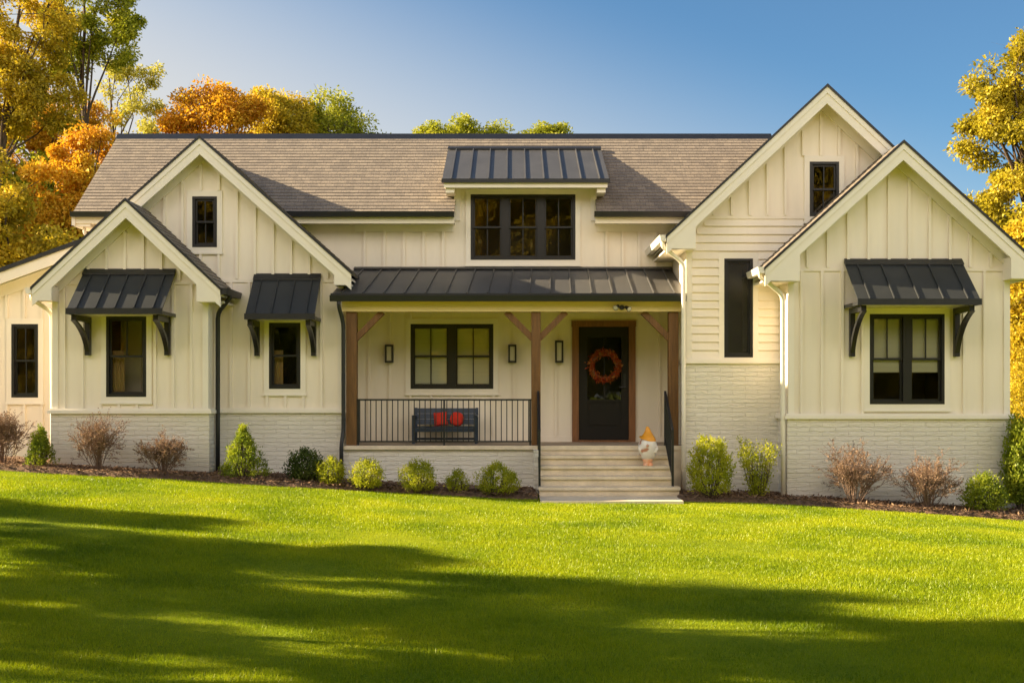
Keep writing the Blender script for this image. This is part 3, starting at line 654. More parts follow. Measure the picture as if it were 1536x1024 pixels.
# porch posts with braces
for (a, c, sides) in ((519, 535, (1,)), (797, 811, (-1, 1)), (1003, 1018, (-1,))):
    x0, x1 = X(a, 20.4), X(c, 20.4)
    b = MB(); b.box(x0, x1, 20.40, 20.40 + (x1 - x0), FLOOR, BZ0); p = part(b, 'porch_post', 'wood')
    bv = p.modifiers.new('bevel', 'BEVEL'); bv.width = 0.008; bv.segments = 2
    for s in sides:
        br = MB(); xs_ = x1 if s > 0 else x0; yc = 20.40 + (x1 - x0) / 2
        br.beam((xs_ - s * 0.03, yc, BZ0 - 0.46), (xs_ + s * 0.43, yc, BZ0 + 0.0), 0.10, 0.10, up=(0, 1, 0)); part(br, 'brace', 'wood', p)
# front door
df_ = MB(); x0, x1, z0, z1 = dfr; a0, a1, b0, b1 = dleaf
df_.box(x0, a0, YW - 0.05, YW + 0.06, FLOOR, b1); df_.box(a1, x1, YW - 0.05, YW + 0.06, FLOOR, b1); df_.box(x0 - 0.01, x1 + 0.01, YW - 0.055, YW + 0.06, b1, z1); df_.box(a0, a1, YW - 0.08, YW + 0.06, FLOOR, FLOOR + 0.035)
door = MB(); yd0, yd1 = YW - 0.004, YW + 0.04
gx0, gx1, gz0, gz1 = X(881, YW), X(932, YW), Z(599, YW), Z(506, YW); kz1 = Z(603, YW); kz0 = Z(641, YW)
b0 = FLOOR + 0.04
door.box(a0, gx0, yd0, yd1, b0, b1); door.box(gx1, a1, yd0, yd1, b0, b1); door.box(gx0, gx1, yd0, yd1, gz1, b1); door.box(gx0, gx1, yd0, yd1, b0, kz0); door.box(gx0, gx1, yd0, yd1, kz1, gz0)
door.box(gx0, gx1, yd0 + 0.02, yd1, kz0, kz1); door.box(gx0 + 0.05, gx1 - 0.05, yd0 + 0.006, yd0 + 0.02, kz0 + 0.05, kz1 - 0.05)
cxm = (gx0 + gx1) / 2; door.box(cxm - 0.013, cxm + 0.013, yd0 + 0.002, yd1 - 0.005, gz0, gz1)
do = part(door, 'front_door', 'door'); part(df_, 'door_frame', 'doorwood', do)
pn = MB(); pn.quad((gx0, yd0 + 0.022, gz0), (gx1, yd0 + 0.022, gz0), (gx1, yd0 + 0.022, gz1), (gx0, yd0 + 0.022, gz1)); part(pn, 'pane', 'glass', do)
rr_ = MB(); rr_.box(gx0 - 0.05, gx1 + 0.05, YW + 0.7, YW + 0.72, gz0 - 0.1, gz1 + 0.1)
for xx in (gx0 - 0.05, gx1 + 0.03): rr_.box(xx, xx + 0.02, yd1 + 0.001, YW + 0.7, gz0 - 0.1, gz1 + 0.1)
rr_.box(gx0 - 0.05, gx1 + 0.05, yd1 + 0.001, YW + 0.7, gz1 + 0.1, gz1 + 0.12); rr_.box(gx0 - 0.05, gx1 + 0.05, yd1 + 0.001, YW + 0.7, gz0 - 0.12, gz0 - 0.1)
part(rr_, 'room_recess', 'dark_room', do)
hd = MB(); hx = X(937, YW); hd.box(hx - 0.02, hx + 0.02, YW - 0.012, YW - 0.004, FLOOR + 0.95, FLOOR + 1.25); hd.tube([(hx, YW - 0.01, FLOOR + 1.0), (hx, YW - 0.06, FLOOR + 1.0)], 0.012); hd.tube([(hx + 0.01, YW - 0.06, FLOOR + 1.0), (hx - 0.11, YW - 0.06, FLOOR + 1.0)], 0.010)
part(hd, 'handle', 'black_metal', do)
# left lean-to wing
wz = lambda x: 4.41 + (x + 7.64) * 0.36
h7, s7 = window(18, 486, 58, 596, YL)
lw = MB(); lw.face_holes([(-11.5, 0.2), (-7.55, 0.2), (-7.55, wz(-7.55) - 0.2), (-11.5, wz(-11.5) - 0.2)], [h7], YL)
battens(lw, -11.5, -7.6, lambda x: Z(646, YL), lambda x: wz(x) - 0.42, YL, 0.31, -11.4, [s7]); battens(lw, -11.5, -7.6, lambda x: 0.2, lambda x: Z(652, YL), YL, 0.31, -11.3, [])
lw.box(-11.5, -7.56, YL - 0.025, YL, Z(652, YL), Z(646, YL)); lw.box(-11.55, -11.5, YL, 26, 0.2, wz(-11.5)); part(lw, 'wing_wall', 'siding')
lr = MB(); lr.uv = None
slope_roof('roof', (-11.9, 26, wz(-11.9)), (-11.9, 20.85, wz(-11.9)), (-7.4, 20.85, wz(-7.4)), (-7.4, 26, wz(-7.4)))
lf = MB(); lf.prism([(-11.9, wz(-11.9) - 0.05), (-7.4, wz(-7.4) - 0.05), (-7.4, wz(-7.4) - 0.25), (-11.9, wz(-11.9) - 0.25)], 20.86, 20.90)
lf.prism([(-11.9, wz(-11.9) - 0.15), (-7.5, wz(-7.5) - 0.15), (-7.5, wz(-7.5) - 0.18), (-11.9, wz(-11.9) - 0.18)], 20.90, YL + 0.1)
lf.prism([(-11.5, wz(-11.5) - 0.2), (-7.5, wz(-7.5) - 0.2), (-7.5, wz(-7.5) - 0.42), (-11.5, wz(-11.5) - 0.42)], YL - 0.024, YL - 0.001); part(lf, 'rake_board', 'trim')
ld = MB(); ld.prism([(-11.92, wz(-11.92) + 0.02), (-7.4, wz(-7.4) + 0.02), (-7.4, wz(-7.4) - 0.05), (-11.92, wz(-11.92) - 0.05)], 20.82, 20.88); part(ld, 'drip_edge', 'black_metal')

# window awnings with curved brackets
def awning(px_tl, px_tr, py_t, px_bl, px_br, py_b, Y, depth, bl, br_, brz, seams):
    yt, yb = Y - 0.02, Y - depth
    x0t, x1t = X(px_tl, yt), X(px_tr, yt); x0, x1 = X(px_bl, yb), X(px_br, yb); zt_, zb_ = Z(py_t, yt), Z(py_b, yb)
    x0 = x0t - 0.02 if abs(x0 - x0t) < 0.6 else x0; x1 = x1t + 0.02 if abs(x1 - x1t) < 0.6 else x1
    r = metal_roof('awning', x0, x1, yb, zb_ + 0.03, yt, zt_, seams, fas=0.085, mm='awning_metal')
    k = MB(); k.box(x0 + 0.03, x1 - 0.03, yb + 0.01, yt, zb_ - 0.04, zb_ - 0.02); 
    part(k, 'awning_soffit', 'trim', r)
    for x in (x0, x1 - 0.02):
        fl = MB(); fl.prismx([(yb, zb_ - 0.055), (yb, zb_ + 0.0), (yt, zb_ + 0.0), (yt, zb_ - 0.055)], x, x + 0.02)
        part(fl, 'side_frame', 'black_metal', r)
    for pxb in (bl, br_):
        xb_ = X(pxb, Y - 0.1); zl = Z(brz, Y); zz = zb_ - 0.056; d = depth - 0.08
        b = MB(); wdt = 0.040
        b.box(xb_ - wdt, xb_ + wdt, Y - 0.11, Y - 0.021, zl, zz)
        b.box(xb_ - wdt, xb_ + wdt, Y - d, Y - 0.111, zz - 0.09, zz)
        pts_o = []; pts_i = []
        for i in range(9):
            t = i / 8; a = t * math.pi / 2; sn = 0.55 * math.sin(a) + 0.45 * t; cn_ = 0.55 * (1 - math.cos(a)) + 0.45 * t
            pts_o.append((Y - 0.05 - (d - 0.06) * cn_, zl + 0.06 + (zz - 0.09 - zl - 0.06) * sn))
        for (p, q) in zip(pts_o[:-1], pts_o[1:]): b.beam((xb_, p[0], p[1]), (xb_, q[0], q[1]), wdt * 2 - 0.01, 0.085, up=(1, 0, 0)) if False else b.prismx([(p[0] - 0.06, p[1]), (q[0] - 0.06, q[1]), (q[0] + 0.03, q[1] + 0.005), (p[0] + 0.03, p[1] + 0.005)], xb_ - wdt + 0.004, xb_ + wdt - 0.004)
        part(b, 'bracket', 'sash', r)
    return r
awning(128, 262, 407, 103, 240, 466, YB, 0.80, 131, 250, 533, 5)
awning(383, 480, 414, 368, 470, 474, YA, 0.72, 385, 470, 534, 4)
awning(1268, 1441, 392, 1284, 1464, 452, YD, 0.80, 1279, 1436, 535, 5)

# gutters and downspouts of the gables
def spout(pts, m, r=0.038):
    out = [Vector(pts[0])]
    for i in range(1, len(pts) - 1):
        p, a, c = Vector(pts[i]), Vector(pts[i - 1]), Vector(pts[i + 1]); d = min(0.09, (p - a).length * 0.4, (c - p).length * 0.4)
        e1 = p + (a - p).normalized() * d; e2 = p + (c - p).normalized() * d; out += [e1, e1.lerp(e2, 0.5).lerp(p, 0.4), e2]
    out.append(Vector(pts[-1])); b = MB(); b.tube(out, r, 10); return part(b, 'downspout', m, smooth=True)
def side_gutter(xo, zo, y0, y1, m, sgn):
    b = MB(); b.prism([(xo, zo), (xo + sgn * 0.11, zo), (xo + sgn * 0.085, zo - 0.10), (xo, zo - 0.10)], y0, y1); part(b, 'gutter', m)
zA = 6.142 - 0.894 * (5.278 - 2.718)
side_gutter(2.55, 4.42, 19.84, 22.4, 'white_metal', -1)
spout([(2.50, 19.92, 4.33), (2.50, 19.92, 4.24), (2.87, 20.08, 3.98), (2.87, 20.09, 1.6), (2.87, 20.1, 0.16)], 'white_metal')
side_gutter(4.03, 3.82, 19.14, 20.1, 'white_metal', -1)
spout([(3.98, 19.25, 3.75), (3.98, 19.25, 3.68), (4.40, 19.50, 3.40), (4.40, 19.50, 1.6), (4.40, 19.46, 0.10)], 'white_metal')
side_gutter(-4.73, 3.515, 19.49, 20.55, 'black_metal', 1)
spout([(-4.68, 19.9, 3.44), (-4.68, 19.9, 3.38), (-4.94, 20.15, 3.15), (-4.94, 20.15, 1.4), (-4.94, 20.15, 0.42)], 'black_metal')
side_gutter(-7.81, 3.52, 19.49, 20.55, 'white_metal', -1)
spout([(-7.84, 19.6, 3.42), (-7.84, 19.6, 3.34), (-7.65, 19.95, 3.15), (-7.65, 19.98, 1.6), (-7.65, 19.98, 0.6)], 'white_metal')
spout([(X(508, 20.15), 20.16, 3.36), (X(508, 20.15), 20.18, 3.25), (X(515, 20.3), 20.30, 3.0), (X(515, 20.3), 20.30, 1.15), (X(512, 20.25), 20.25, 0.95), (X(512, 20.25), 20.25, 0.3)], 'black_metal', 0.034)
spout([(-7.75, 21.75, 4.80), (-7.75, 21.75, 4.7), (-7.66, 21.94, 4.6), (-7.66, 21.94, 4.0)], 'white_metal', 0.03)

# ------------------------------------------------------------------ porch railing and stair handrails
RT, RB = Z(598, 20.45), Z(663, 20.45)
rl = thing('porch_railing', 'black metal baluster railing along the porch edge between two wooden posts', 'railing', (X(666, 20.45), 20.45, FLOOR))
rx0, rx1 = X(535, 20.4), X(797, 20.4)
b = MB(); b.box(rx0, rx1, 20.43, 20.47, RT - 0.03, RT); b.build('top_rail', M['black_metal'], rl)
b = MB(); b.box(rx0, rx1, 20.435, 20.465, RB, RB + 0.025); b.build('bottom_rail', M['black_metal'], rl)
for i in range(32):
    x = rx0 + (i + 0.5) * (rx1 - rx0) / 32; b = MB(); b.box(x - 0.008, x + 0.008, 20.442, 20.458, RB + 0.025, RT - 0.03); b.build('baluster', M['black_metal'], rl)
for x in (rx0 + 0.02, (rx0 + rx1) / 2, rx1 - 0.02):
    b = MB(); b.box(x - 0.015, x + 0.015, 20.432, 20.468, FLOOR, RT - 0.03); b.build('rail_post', M['black_metal'], rl)
def handrail(x, label):
    t = thing('stair_handrail', label, 'handrail', (x, 19.35, 0.3), 'handrails beside the porch steps')
    top = (x, 20.36, FLOOR + 0.90); low = (x, 19.42, FLOOR - 0.1535 * 4 + 0.90)
    b = MB(); b.beam(top, low, 0.04, 0.03); b.build('rail', M['black_metal'], t)
    b = MB(); b.beam((x, 20.36, FLOOR + 0.1), (x, 19.42, FLOOR - 0.1535 * 4 + 0.14), 0.03, 0.025); b.build('lower_rail', M['black_metal'], t)
    b = MB(); b.box(x - 0.018, x + 0.018, 20.342, 20.378, FLOOR, FLOOR + 0.93); b.build('rail_post', M['black_metal'], t)
    b = MB(); b.box(x - 0.018, x + 0.018, 19.40, 19.44, FLOOR - 0.1535 * 4 - 0.001 if x > 1 else 0.02, FLOOR - 0.1535 * 4 + 0.915); b.build('rail_post', M['black_metal'], t)
    for i in range(1, 7):
        u = i / 7; y = 20.36 + (19.42 - 20.36) * u; z = FLOOR - 0.1535 * 4 * u
        b = MB(); b.box(x - 0.008, x + 0.008, y - 0.008, y + 0.008, z + 0.11, z + 0.89); b.build('baluster', M['black_metal'], t)
handrail(0.445, 'black stair handrail rising beside the middle porch post')
handrail(2.60, 'black stair handrail slanting down beside the ceramic gnome')

# ------------------------------------------------------------------ bench with two red cushions
bx0, bx1 = X(620, 21.4), X(717, 21.4); SEAT = FLOOR + 0.30
bn = thing('porch_bench', 'dark navy wooden bench under the porch window behind the railing', 'bench', ((bx0 + bx1) / 2, 21.4, FLOOR))
b = MB()
for i in range(4): b.box(bx0 + 0.04, bx1 - 0.04, 21.12 + i * 0.115, 21.22 + i * 0.115, SEAT - 0.025, SEAT)
b.box(bx0 + 0.04, bx1 - 0.04, 21.10, 21.118, SEAT - 0.09, SEAT - 0.026); b.build('seat', M['bluewood'], bn)
b = MB()
for i in range(3): b.prismx([(21.60 + i * 0.022, SEAT + 0.03 + i * 0.098), (21.62 + i * 0.022, SEAT + 0.03 + i * 0.098), (21.642 + i * 0.022, SEAT + 0.125 + i * 0.098), (21.622 + i * 0.022, SEAT + 0.125 + i * 0.098)], bx0 + 0.03, bx1 - 0.03)
b.build('backrest', M['bluewood'], bn)
for x in (bx0, bx1 - 0.05):
    b = MB(); b.box(x, x + 0.05, 21.08, 21.64, SEAT + 0.17, SEAT + 0.20); b.build('armrest', M['bluewood'], bn)
    b = MB(); b.box(x, x + 0.05, 21.10, 21.15, FLOOR, SEAT + 0.17); b.build('leg', M['bluewood'], bn)
    b = MB(); b.prismx([(21.58, FLOOR), (21.63, FLOOR), (21.70, SEAT + 0.33), (21.655, SEAT + 0.33)], x, x + 0.05); b.build('leg', M['bluewood'], bn)
b = MB(); b.box(bx0 + 0.05, bx1 - 0.05, 21.34, 21.37, FLOOR + 0.06, FLOOR + 0.10); b.build('stretcher', M['bluewood'], bn)
def cushion(px, label, roll, square):
    cx, s = X(px, 21.4), 0.125; b = MB(); n = 12; e = 2.0 if not square else 3.6
    for sgn in (-1, 1):
        n0 = len(b.v)
        for j in range(n + 1):
            for i in range(n + 1):
                u, v = 2 * i / n - 1, 2 * j / n - 1
                if not square: uu = u * math.sqrt(1 - v * v / 2.4); vv = v * math.sqrt(1 - u * u / 2.4)
                else: uu, vv = u * (1 - 0.06 * (1 - v * v)), v * (1 - 0.06 * (1 - u * u))
                h = 0.065 * ((1 - u ** 4) * (1 - v ** 4)) ** 0.5 * sgn
                xr_, zr_ = uu * math.cos(roll) - vv * math.sin(roll), uu * math.sin(roll) + vv * math.cos(roll)
                b.v.append((cx + xr_ * s, 21.53 + 0.22 * zr_ * s + h, SEAT + s * 1.02 + zr_ * s))
        for j in range(n):
            for i in range(n):
                a = n0 + j * (n + 1) + i; q = (a, a + 1, a + n + 2, a + n + 1); b.f.append(q if sgn < 0 else q[::-1])
    o = b.build('cushion', M['redcloth'], None, True); tag(o, label, 'cushion', 'red cushions on the bench')
cushion(660.5, 'squarish red cushion on the navy bench, the one nearer the left armrest', 0.10, True)
cushion(685, 'rounder red cushion on the navy bench, the one nearer the right armrest', -0.25, False)

# ------------------------------------------------------------------ wall sconces, flood light, wreath, gnome
def sconce(px, py0, py1, label):
    x = X(px, YW); z0, z1 = Z(py1, YW), Z(py0, YW); hw = 0.075
    t = thing('wall_sconce', label, 'wall lamp', (x, YW - 0.05, (z0 + z1) / 2), 'box sconces on the porch wall')
    b = MB(); b.box(x - hw, x + hw, YW - 0.035, YW - 0.0195, z0, z1)
    b.box(x - hw, x + hw, YW - 0.13, YW - 0.036, z1 - 0.035, z1); b.box(x - hw, x + hw, YW - 0.13, YW - 0.036, z0, z0 + 0.035)
    for sx in (-1, 1): b.box(x + sx * hw - (0.03 if sx > 0 else 0), x + sx * hw + (0.03 if sx < 0 else 0), YW - 0.13, YW - 0.036, z0 + 0.035, z1 - 0.035)
    b.build('lamp_frame', M['black_metal'], t)
    g = MB(); g.box(x - hw + 0.033, x + hw - 0.033, YW - 0.115, YW - 0.045, z0 + 0.036, z1 - 0.036); g.build('lamp_glass', M['lampglass'], t)
sconce(584.5, 517, 544, 'narrow black box sconce between the left wooden post and the porch window')
sconce(768.5, 517, 544, 'narrow black box sconce between the porch window and the middle post')
sconce(838.5, 511, 544, 'taller black box sconce just left of the brown door frame')
fx, fzz = X(933, 20.3), Z(461, 20.3)
fl = thing('flood_light', 'small black twin head security light on the cream porch beam', 'security light', (fx, 20.32, fzz))
b = MB(); b.tube([(fx, 20.349, fzz), (fx, 20.31, fzz)], 0.042, 14); b.tube([(fx - 0.03, 20.32, fzz), (fx - 0.075, 20.28, fzz + 0.02)], 0.012); b.tube([(fx + 0.03, 20.32, fzz), (fx + 0.07, 20.28, fzz)], 0.012); b.build('mount', M['black_metal'], fl)
for sx, dz in ((-1, 0.02), (1, 0.0)):
    b = MB(); c = Vector((fx + sx * 0.075, 20.28, fzz + dz)); d = Vector((sx * 0.5, -0.8, -0.45)).normalized(); b.tube([c - d * 0.02, c + d * 0.05, c + d * 0.085], [0.025, 0.035, 0.048], 14); h_ = b.build('lamp_head', M['black_metal'], fl)
    b = MB(); b.tube([c + d * 0.0855, c + d * 0.09], [0.04, 0.03], 14); b.build('lens', M['lampglass'], fl)
# wreath
wx, wzc = X(907, YW - 0.08), Z(549, YW - 0.08)
wr_ = thing('door_wreath', 'autumn wreath of red and orange leaves hung on the dark front door', 'wreath', (wx, YW - 0.08, wzc))
b = MB(); ring = [(wx + 0.235 * math.cos(a), YW - 0.06, wzc + 0.235 * math.sin(a)) for a in np.linspace(0, 2 * math.pi, 41)]; b.tube(ring, 0.035, 8, False); b.build('ring', M['twig'], wr_)
n = 1500; th = rng.uniform(0, 2 * math.pi, n); rr = 0.235 + rng.normal(0, 0.030, n)
pos = np.stack([wx + rr * np.cos(th), YW - 0.085 + rng.normal(0, 0.022, n), wzc + rr * np.sin(th)], 1); pos[:, 1] = np.minimum(pos[:, 1], YW - 0.03)
dr = unit(np.stack([np.cos(th) * 0.7 - np.sin(th) * 0.8, -np.abs(rng.normal(0.3, 0.4, n)), np.sin(th) * 0.7 + np.cos(th) * 0.8], 1) + rng.normal(0, 0.45, (n, 3)))
cards('leaves', pos, dr, unit(rng.normal(0, 1, (n, 3))), rng.uniform(0.03, 0.07, n), rng.uniform(0.015, 0.03, n), LM['wreath'], wr_)
# gnome figure
gx_, gy_, gzz = X(971.5, 19.88), 19.88, FLOOR - 0.1535 * 2
def gnome():
    m, t, bs = newmat('speckled_white_glaze')
    tc = N(t, 'ShaderNodeTexCoord'); vo = N(t, 'ShaderNodeTexNoise'); vo.inputs['Scale'].default_value = 7.5; vo.inputs['Detail'].default_value = 1.0; t.links.new(tc.outputs['Object'], vo.inputs['Vector'])
    rp = N(t, 'ShaderNodeValToRGB'); e = rp.color_ramp.elements; e[0].position = 0.58; e[0].color = (0.86, 0.80, 0.72, 1); e[1].position = 0.66; e[1].color = (0.50, 0.22, 0.13, 1)
    t.links.new(vo.outputs['Fac'], rp.inputs[0]); t.links.new(rp.outputs[0], bs.inputs['Base Color']); bs.inputs['Roughness'].default_value = 0.3
    T = thing('garden_gnome', 'white speckled ceramic gnome with an orange pointed hat standing on the porch steps', 'garden gnome', (gx_, gy_, gzz))
    b = MB(); b.lathe((gx_, gy_, gzz + 0.09), [(0.06, 0), (0.105, 0.03), (0.14, 0.10), (0.155, 0.18), (0.155, 0.25), (0.142, 0.30), (0.122, 0.335), (0.06, 0.36)], 28); b.build('body', m, T, True)
    b = MB(); b.lathe((gx_, gy_, gzz), [(0.072, 0.0), (0.078, 0.015), (0.070, 0.04), (0.075, 0.07), (0.09, 0.10), (0.09, 0.115)], 24)
    for sx in (-1, 1): b.lathe((gx_ + sx * 0.042, gy_ - 0.06, gzz), [(0.036, 0.0), (0.042, 0.012), (0.032, 0.036), (0.008, 0.047)], 14)
    b.build('feet', mat('coral_glaze', (0.80, 0.27, 0.10), 0.35, var=0.45, scale=12, col2=(0.85, 0.6, 0.42)), T, True)
    b = MB(); n0 = 0; k = 24; prof = [(0.134, 0.405, 0), (0.138, 0.432, 0), (0.120, 0.465, 0), (0.092, 0.503, 0.002), (0.066, 0.543, 0.004), (0.046, 0.58, 0.004), (0.034, 0.615, 0.0), (0.026, 0.637, -0.004), (0.008, 0.648, -0.006)]
    for i, (r, z, dx) in enumerate(prof):
        for j in range(k):
            th = 2 * math.pi * j / k; sk = (0.030 * math.cos(th * 1.0 + 0.5) - 0.02 if i < 2 else 0)
            b.v.append((gx_ + dx + r * math.cos(th), gy_ + r * math.sin(th), gzz + z - sk * 1.2))
    for i in range(len(prof) - 1):
        for j in range(k): a = i * k + j; c = i * k + (j + 1) % k; b.f.append((a, c, c + k, a + k))
    b.f.append(tuple((len(prof) - 1) * k + j for j in range(k))); b.build('hat', M['orange_glaze'], T, True)
    b = MB(); b.lathe((gx_ - 0.02, gy_ - 0.155, gzz + 0.335), [(0.004, -0.026), (0.02, -0.018), (0.026, 0), (0.02, 0.018), (0.004, 0.026)], 12); b.build('nose', mat('pink_glaze', (0.75, 0.42, 0.28), 0.35), T, True)
    for sx in (-1, 1):
        b = MB(); b.tube([(gx_ + sx * 0.115, gy_ - 0.05, gzz + 0.35), (gx_ + sx * 0.138, gy_ - 0.07, gzz + 0.28), (gx_ + sx * 0.10, gy_ - 0.10, gzz + 0.215)], [0.028, 0.032, 0.026], 10); b.build('arm', m, T, True)
gnome()

# ------------------------------------------------------------------ shrubs
def place(px, py, Y): return X(px, Y), Y
def shrub(px, Y, wpx, hpx, label, mname, shape='round', n=2600, leaf=0.04, name='shrub', group=None, cat='shrub', loose=0.0):
    rr = np.random.default_rng(int(px) + 11); x = X(px, Y); z0 = float(gz(x, Y)) + 0.03; w_, h_ = wpx * Y / F / 2, hpx * Y / F
    t = thing(name, label, cat, (x, Y, z0), group); st = MB(); tips = []
    ns = 26
    for i in range(ns):
        a = rr.uniform(0, 2 * math.pi); r = math.sqrt(rr.uniform(0.02, 1)); u = rr.uniform(0.45, 1.0)
        prof = {'round': lambda u: math.sqrt(max(0.05, 1 - (2 * u - 0.95) ** 2)), 'cone': lambda u: 1.12 * (1 - u) ** 0.75 + 0.08, 'tall': lambda u: 0.55 + 0.45 * math.sin(math.pi * min(1, u * 0.9 + 0.1)), 'spread': lambda u: 0.30 + 0.75 * u}[shape](u)
        tip = Vector((x + w_ * r * prof * math.cos(a), Y + w_ * r * prof * math.sin(a), z0 + h_ * u * 0.96)); tips.append(tip)
        base = Vector((x + 0.05 * math.cos(a), Y + 0.05 * math.sin(a), z0 - 0.03)); mid = base.lerp(tip, 0.5) + Vector((0.03 * math.cos(a), 0.03 * math.sin(a), 0.02))
        st.tube([base, mid, tip], [0.010, 0.007, 0.003], 5)
    st.build('stem', M['stem'], t)
    # leaves through the volume, denser towards the outside, in small sprigs
    n = int(n * 1.9); ks = n // 14; cen = []
    while len(cen) < ks:
        u = rr.uniform(0.08 if shape != 'tall' else 0.12, 1.0); a = rr.uniform(0, 2 * math.pi); r = rr.uniform(0.25, 1.0) ** 0.5
        prof = {'round': math.sqrt(max(0.02, 1 - (2 * u - 0.95) ** 2)), 'cone': 1.1 * (1 - u) ** 0.75 + 0.06, 'tall': 0.5 + 0.5 * math.sin(math.pi * min(1, u * 0.9 + 0.1)), 'spread': 0.3 + 0.75 * u}[shape]
        lump = 1 + 0.17 * math.sin(3 * a + px) * math.sin(5 * u + px) + rr.normal(0, 0.06)
        cen.append((w_ * r * prof * lump * math.cos(a), w_ * r * prof * lump * math.sin(a), h_ * u * (1 + 0.10 * math.sin(2.3 * a + px * 0.3) * r + rr.normal(0, 0.03))))
    cen = np.array(cen); pos = np.repeat(cen, 14, 0); nn = len(pos); od = unit(pos * [1, 1, 0.6] + [0, 0, 0.1])
    pos = pos + od * rr.uniform(-0.02, 0.06, (nn, 1)) + rr.normal(0, 0.022 + loose, (nn, 3)); pos[:, 2] = np.maximum(pos[:, 2], 0.02)
    d = unit(od * 0.8 + [0, 0, 0.35] + rr.normal(0, 0.6, (nn, 3)))
    cards('crown', pos + [x, Y, z0], d, unit(rr.normal(0, 1, (nn, 3))), rr.uniform(0.6, 1.2, nn) * leaf, rr.uniform(0.35, 0.6, nn) * leaf, LM[mname], t)
def dry_shrub(px, Y, wpx, hpx, label):
    rr = random.Random(px); x = X(px, Y); z0 = float(gz(x, Y)) + 0.03; w_, h_ = wpx * Y / F / 2, hpx * Y / F
    t = thing('dry_shrub', label, 'shrub', (x, Y, z0), 'dry brown shrubs along the brick base'); tw = MB(); lp = []; ld_ = []
    def grow(p, d, L, r, lev):
        q = p + d * L; m_ = p.lerp(q, 0.5) + Vector((rr.gauss(0, 0.05), rr.gauss(0, 0.05), rr.gauss(0, 0.03))) * L
        tw.tube([p, m_, q], [r, r * 0.8, r * 0.55], 4, False)
        if lev >= 2:
            for s in range(5):
                u = rr.uniform(0.3, 1.05); lp.append(p.lerp(q, u)); ld_.append((d + Vector((rr.gauss(0, .7), rr.gauss(0, .7), rr.gauss(0, .5)))).normalized())
        if lev < 3:
            for s in range(4 if lev < 2 else 3):
                u = rr.uniform(0.35, 1.0); nd = (d + Vector((rr.gauss(0, 0.48), rr.gauss(0, 0.48), rr.gauss(0.05, 0.36)))).normalized()
                grow(p.lerp(q, u), nd, L * rr.uniform(0.45, 0.72), r * 0.6, lev + 1)
    for i in range(22):
        a = rr.uniform(0, 2 * math.pi); k = rr.uniform(0.05, 1.0); d = Vector((w_ * k * math.cos(a), w_ * k * math.sin(a), h_ * (1.02 - 0.35 * k))).normalized()
        grow(Vector((x + 0.06 * k * math.cos(a), Y + 0.06 * k * math.sin(a), z0 - 0.04)), d, math.hypot(w_ * k * 0.85, h_ * 0.95) * rr.uniform(0.50, 0.66), 0.008, 0)
    tw.build('twigs', M['twig'], t)
    P = np.array([tuple(p) for p in lp]); D = np.array([tuple(p) for p in ld_]); r2 = np.random.default_rng(px); nn = len(P)
    keep = r2.uniform(0, 1, nn) < 0.8; P, D = P[keep], D[keep]; nn = len(P)
    cards('leaves', P, D, unit(r2.normal(0, 1, (nn, 3))), r2.uniform(0.018, 0.036, nn), r2.uniform(0.010, 0.018, nn), LM['dry'], t)
dry_shrub(4, 19.5, 66, 84, 'bare brown twiggy shrub at the foot of the low left wing')
dry_shrub(148, 19.2, 74, 78, 'taller brown twiggy shrub below the left window with the awning')
dry_shrub(244, 19.3, 64, 58, 'low brown twiggy shrub left of the long black downspout')
dry_shrub(1281, 18.75, 98, 88, 'widest brown twiggy shrub, below the left bracket of the right awning')
dry_shrub(1391, 18.7, 82, 78, 'brown twiggy shrub below the right half of the twin window')
G5 = 'green shrubs along the planting bed'
shrub(60, 19.3, 40, 52, 'small cone shaped green shrub between two brown shrubs at the left wing', 'shrubgreen', 'cone', 1700, name='conical_shrub', group=G5)
shrub(365, 19.4, 64, 72, 'large cone shaped green shrub in front of the brick beside the black downspout', 'shrubgreen', 'cone', 3400, name='conical_shrub', group=G5)
shrub(458, 19.6, 52, 42, 'dark green shrub in the shade left of the porch', 'darkgreen', 'round', 2000, 0.045, group=G5, loose=0.015)
GB = 'round boxwoods along the porch'
shrub(497, 19.25, 40, 36, 'round yellow green boxwood at the foot of the porch downspout', 'boxwood', 'round', 1900, 0.032, 'boxwood', GB)
shrub(551, 19.05, 47, 38, 'round boxwood below the left end of the porch railing', 'boxwood', 'round', 2200, 0.032, 'boxwood', GB)
shrub(627, 19.0, 53, 40, 'round boxwood below the left side of the navy bench', 'boxwood', 'round', 2500, 0.032, 'boxwood', GB)
shrub(686, 19.05, 32, 29, 'smallest boxwood, with bare stems, below the right side of the bench', 'boxwood', 'round', 1000, 0.032, 'boxwood', GB)
shrub(746, 19.0, 62, 42, 'widest boxwood, the one nearest the porch steps', 'boxwood', 'round', 2900, 0.032, 'boxwood', GB)
shrub(1066, 18.95, 64, 82, 'tall dense yellow green shrub right of the porch steps', 'boxwood', 'tall', 3600, 0.042, group=G5)
shrub(1137, 19.2, 56, 80, 'leggy green shrub with bare lower stems below the tall narrow window', 'boxwood', 'spread', 1700, 0.042, group=G5, loose=0.02)
shrub(1478, 18.6, 58, 52, 'low green shrub at the right corner of the brick base', 'shrubgreen', 'round', 2300, 0.045, group=G5, loose=0.02)
shrub(1532, 19.2, 42, 130, 'dark green bush past the right corner of the house', 'shrubgreen', 'tall', 4200, 0.06, group=G5, loose=0.02)

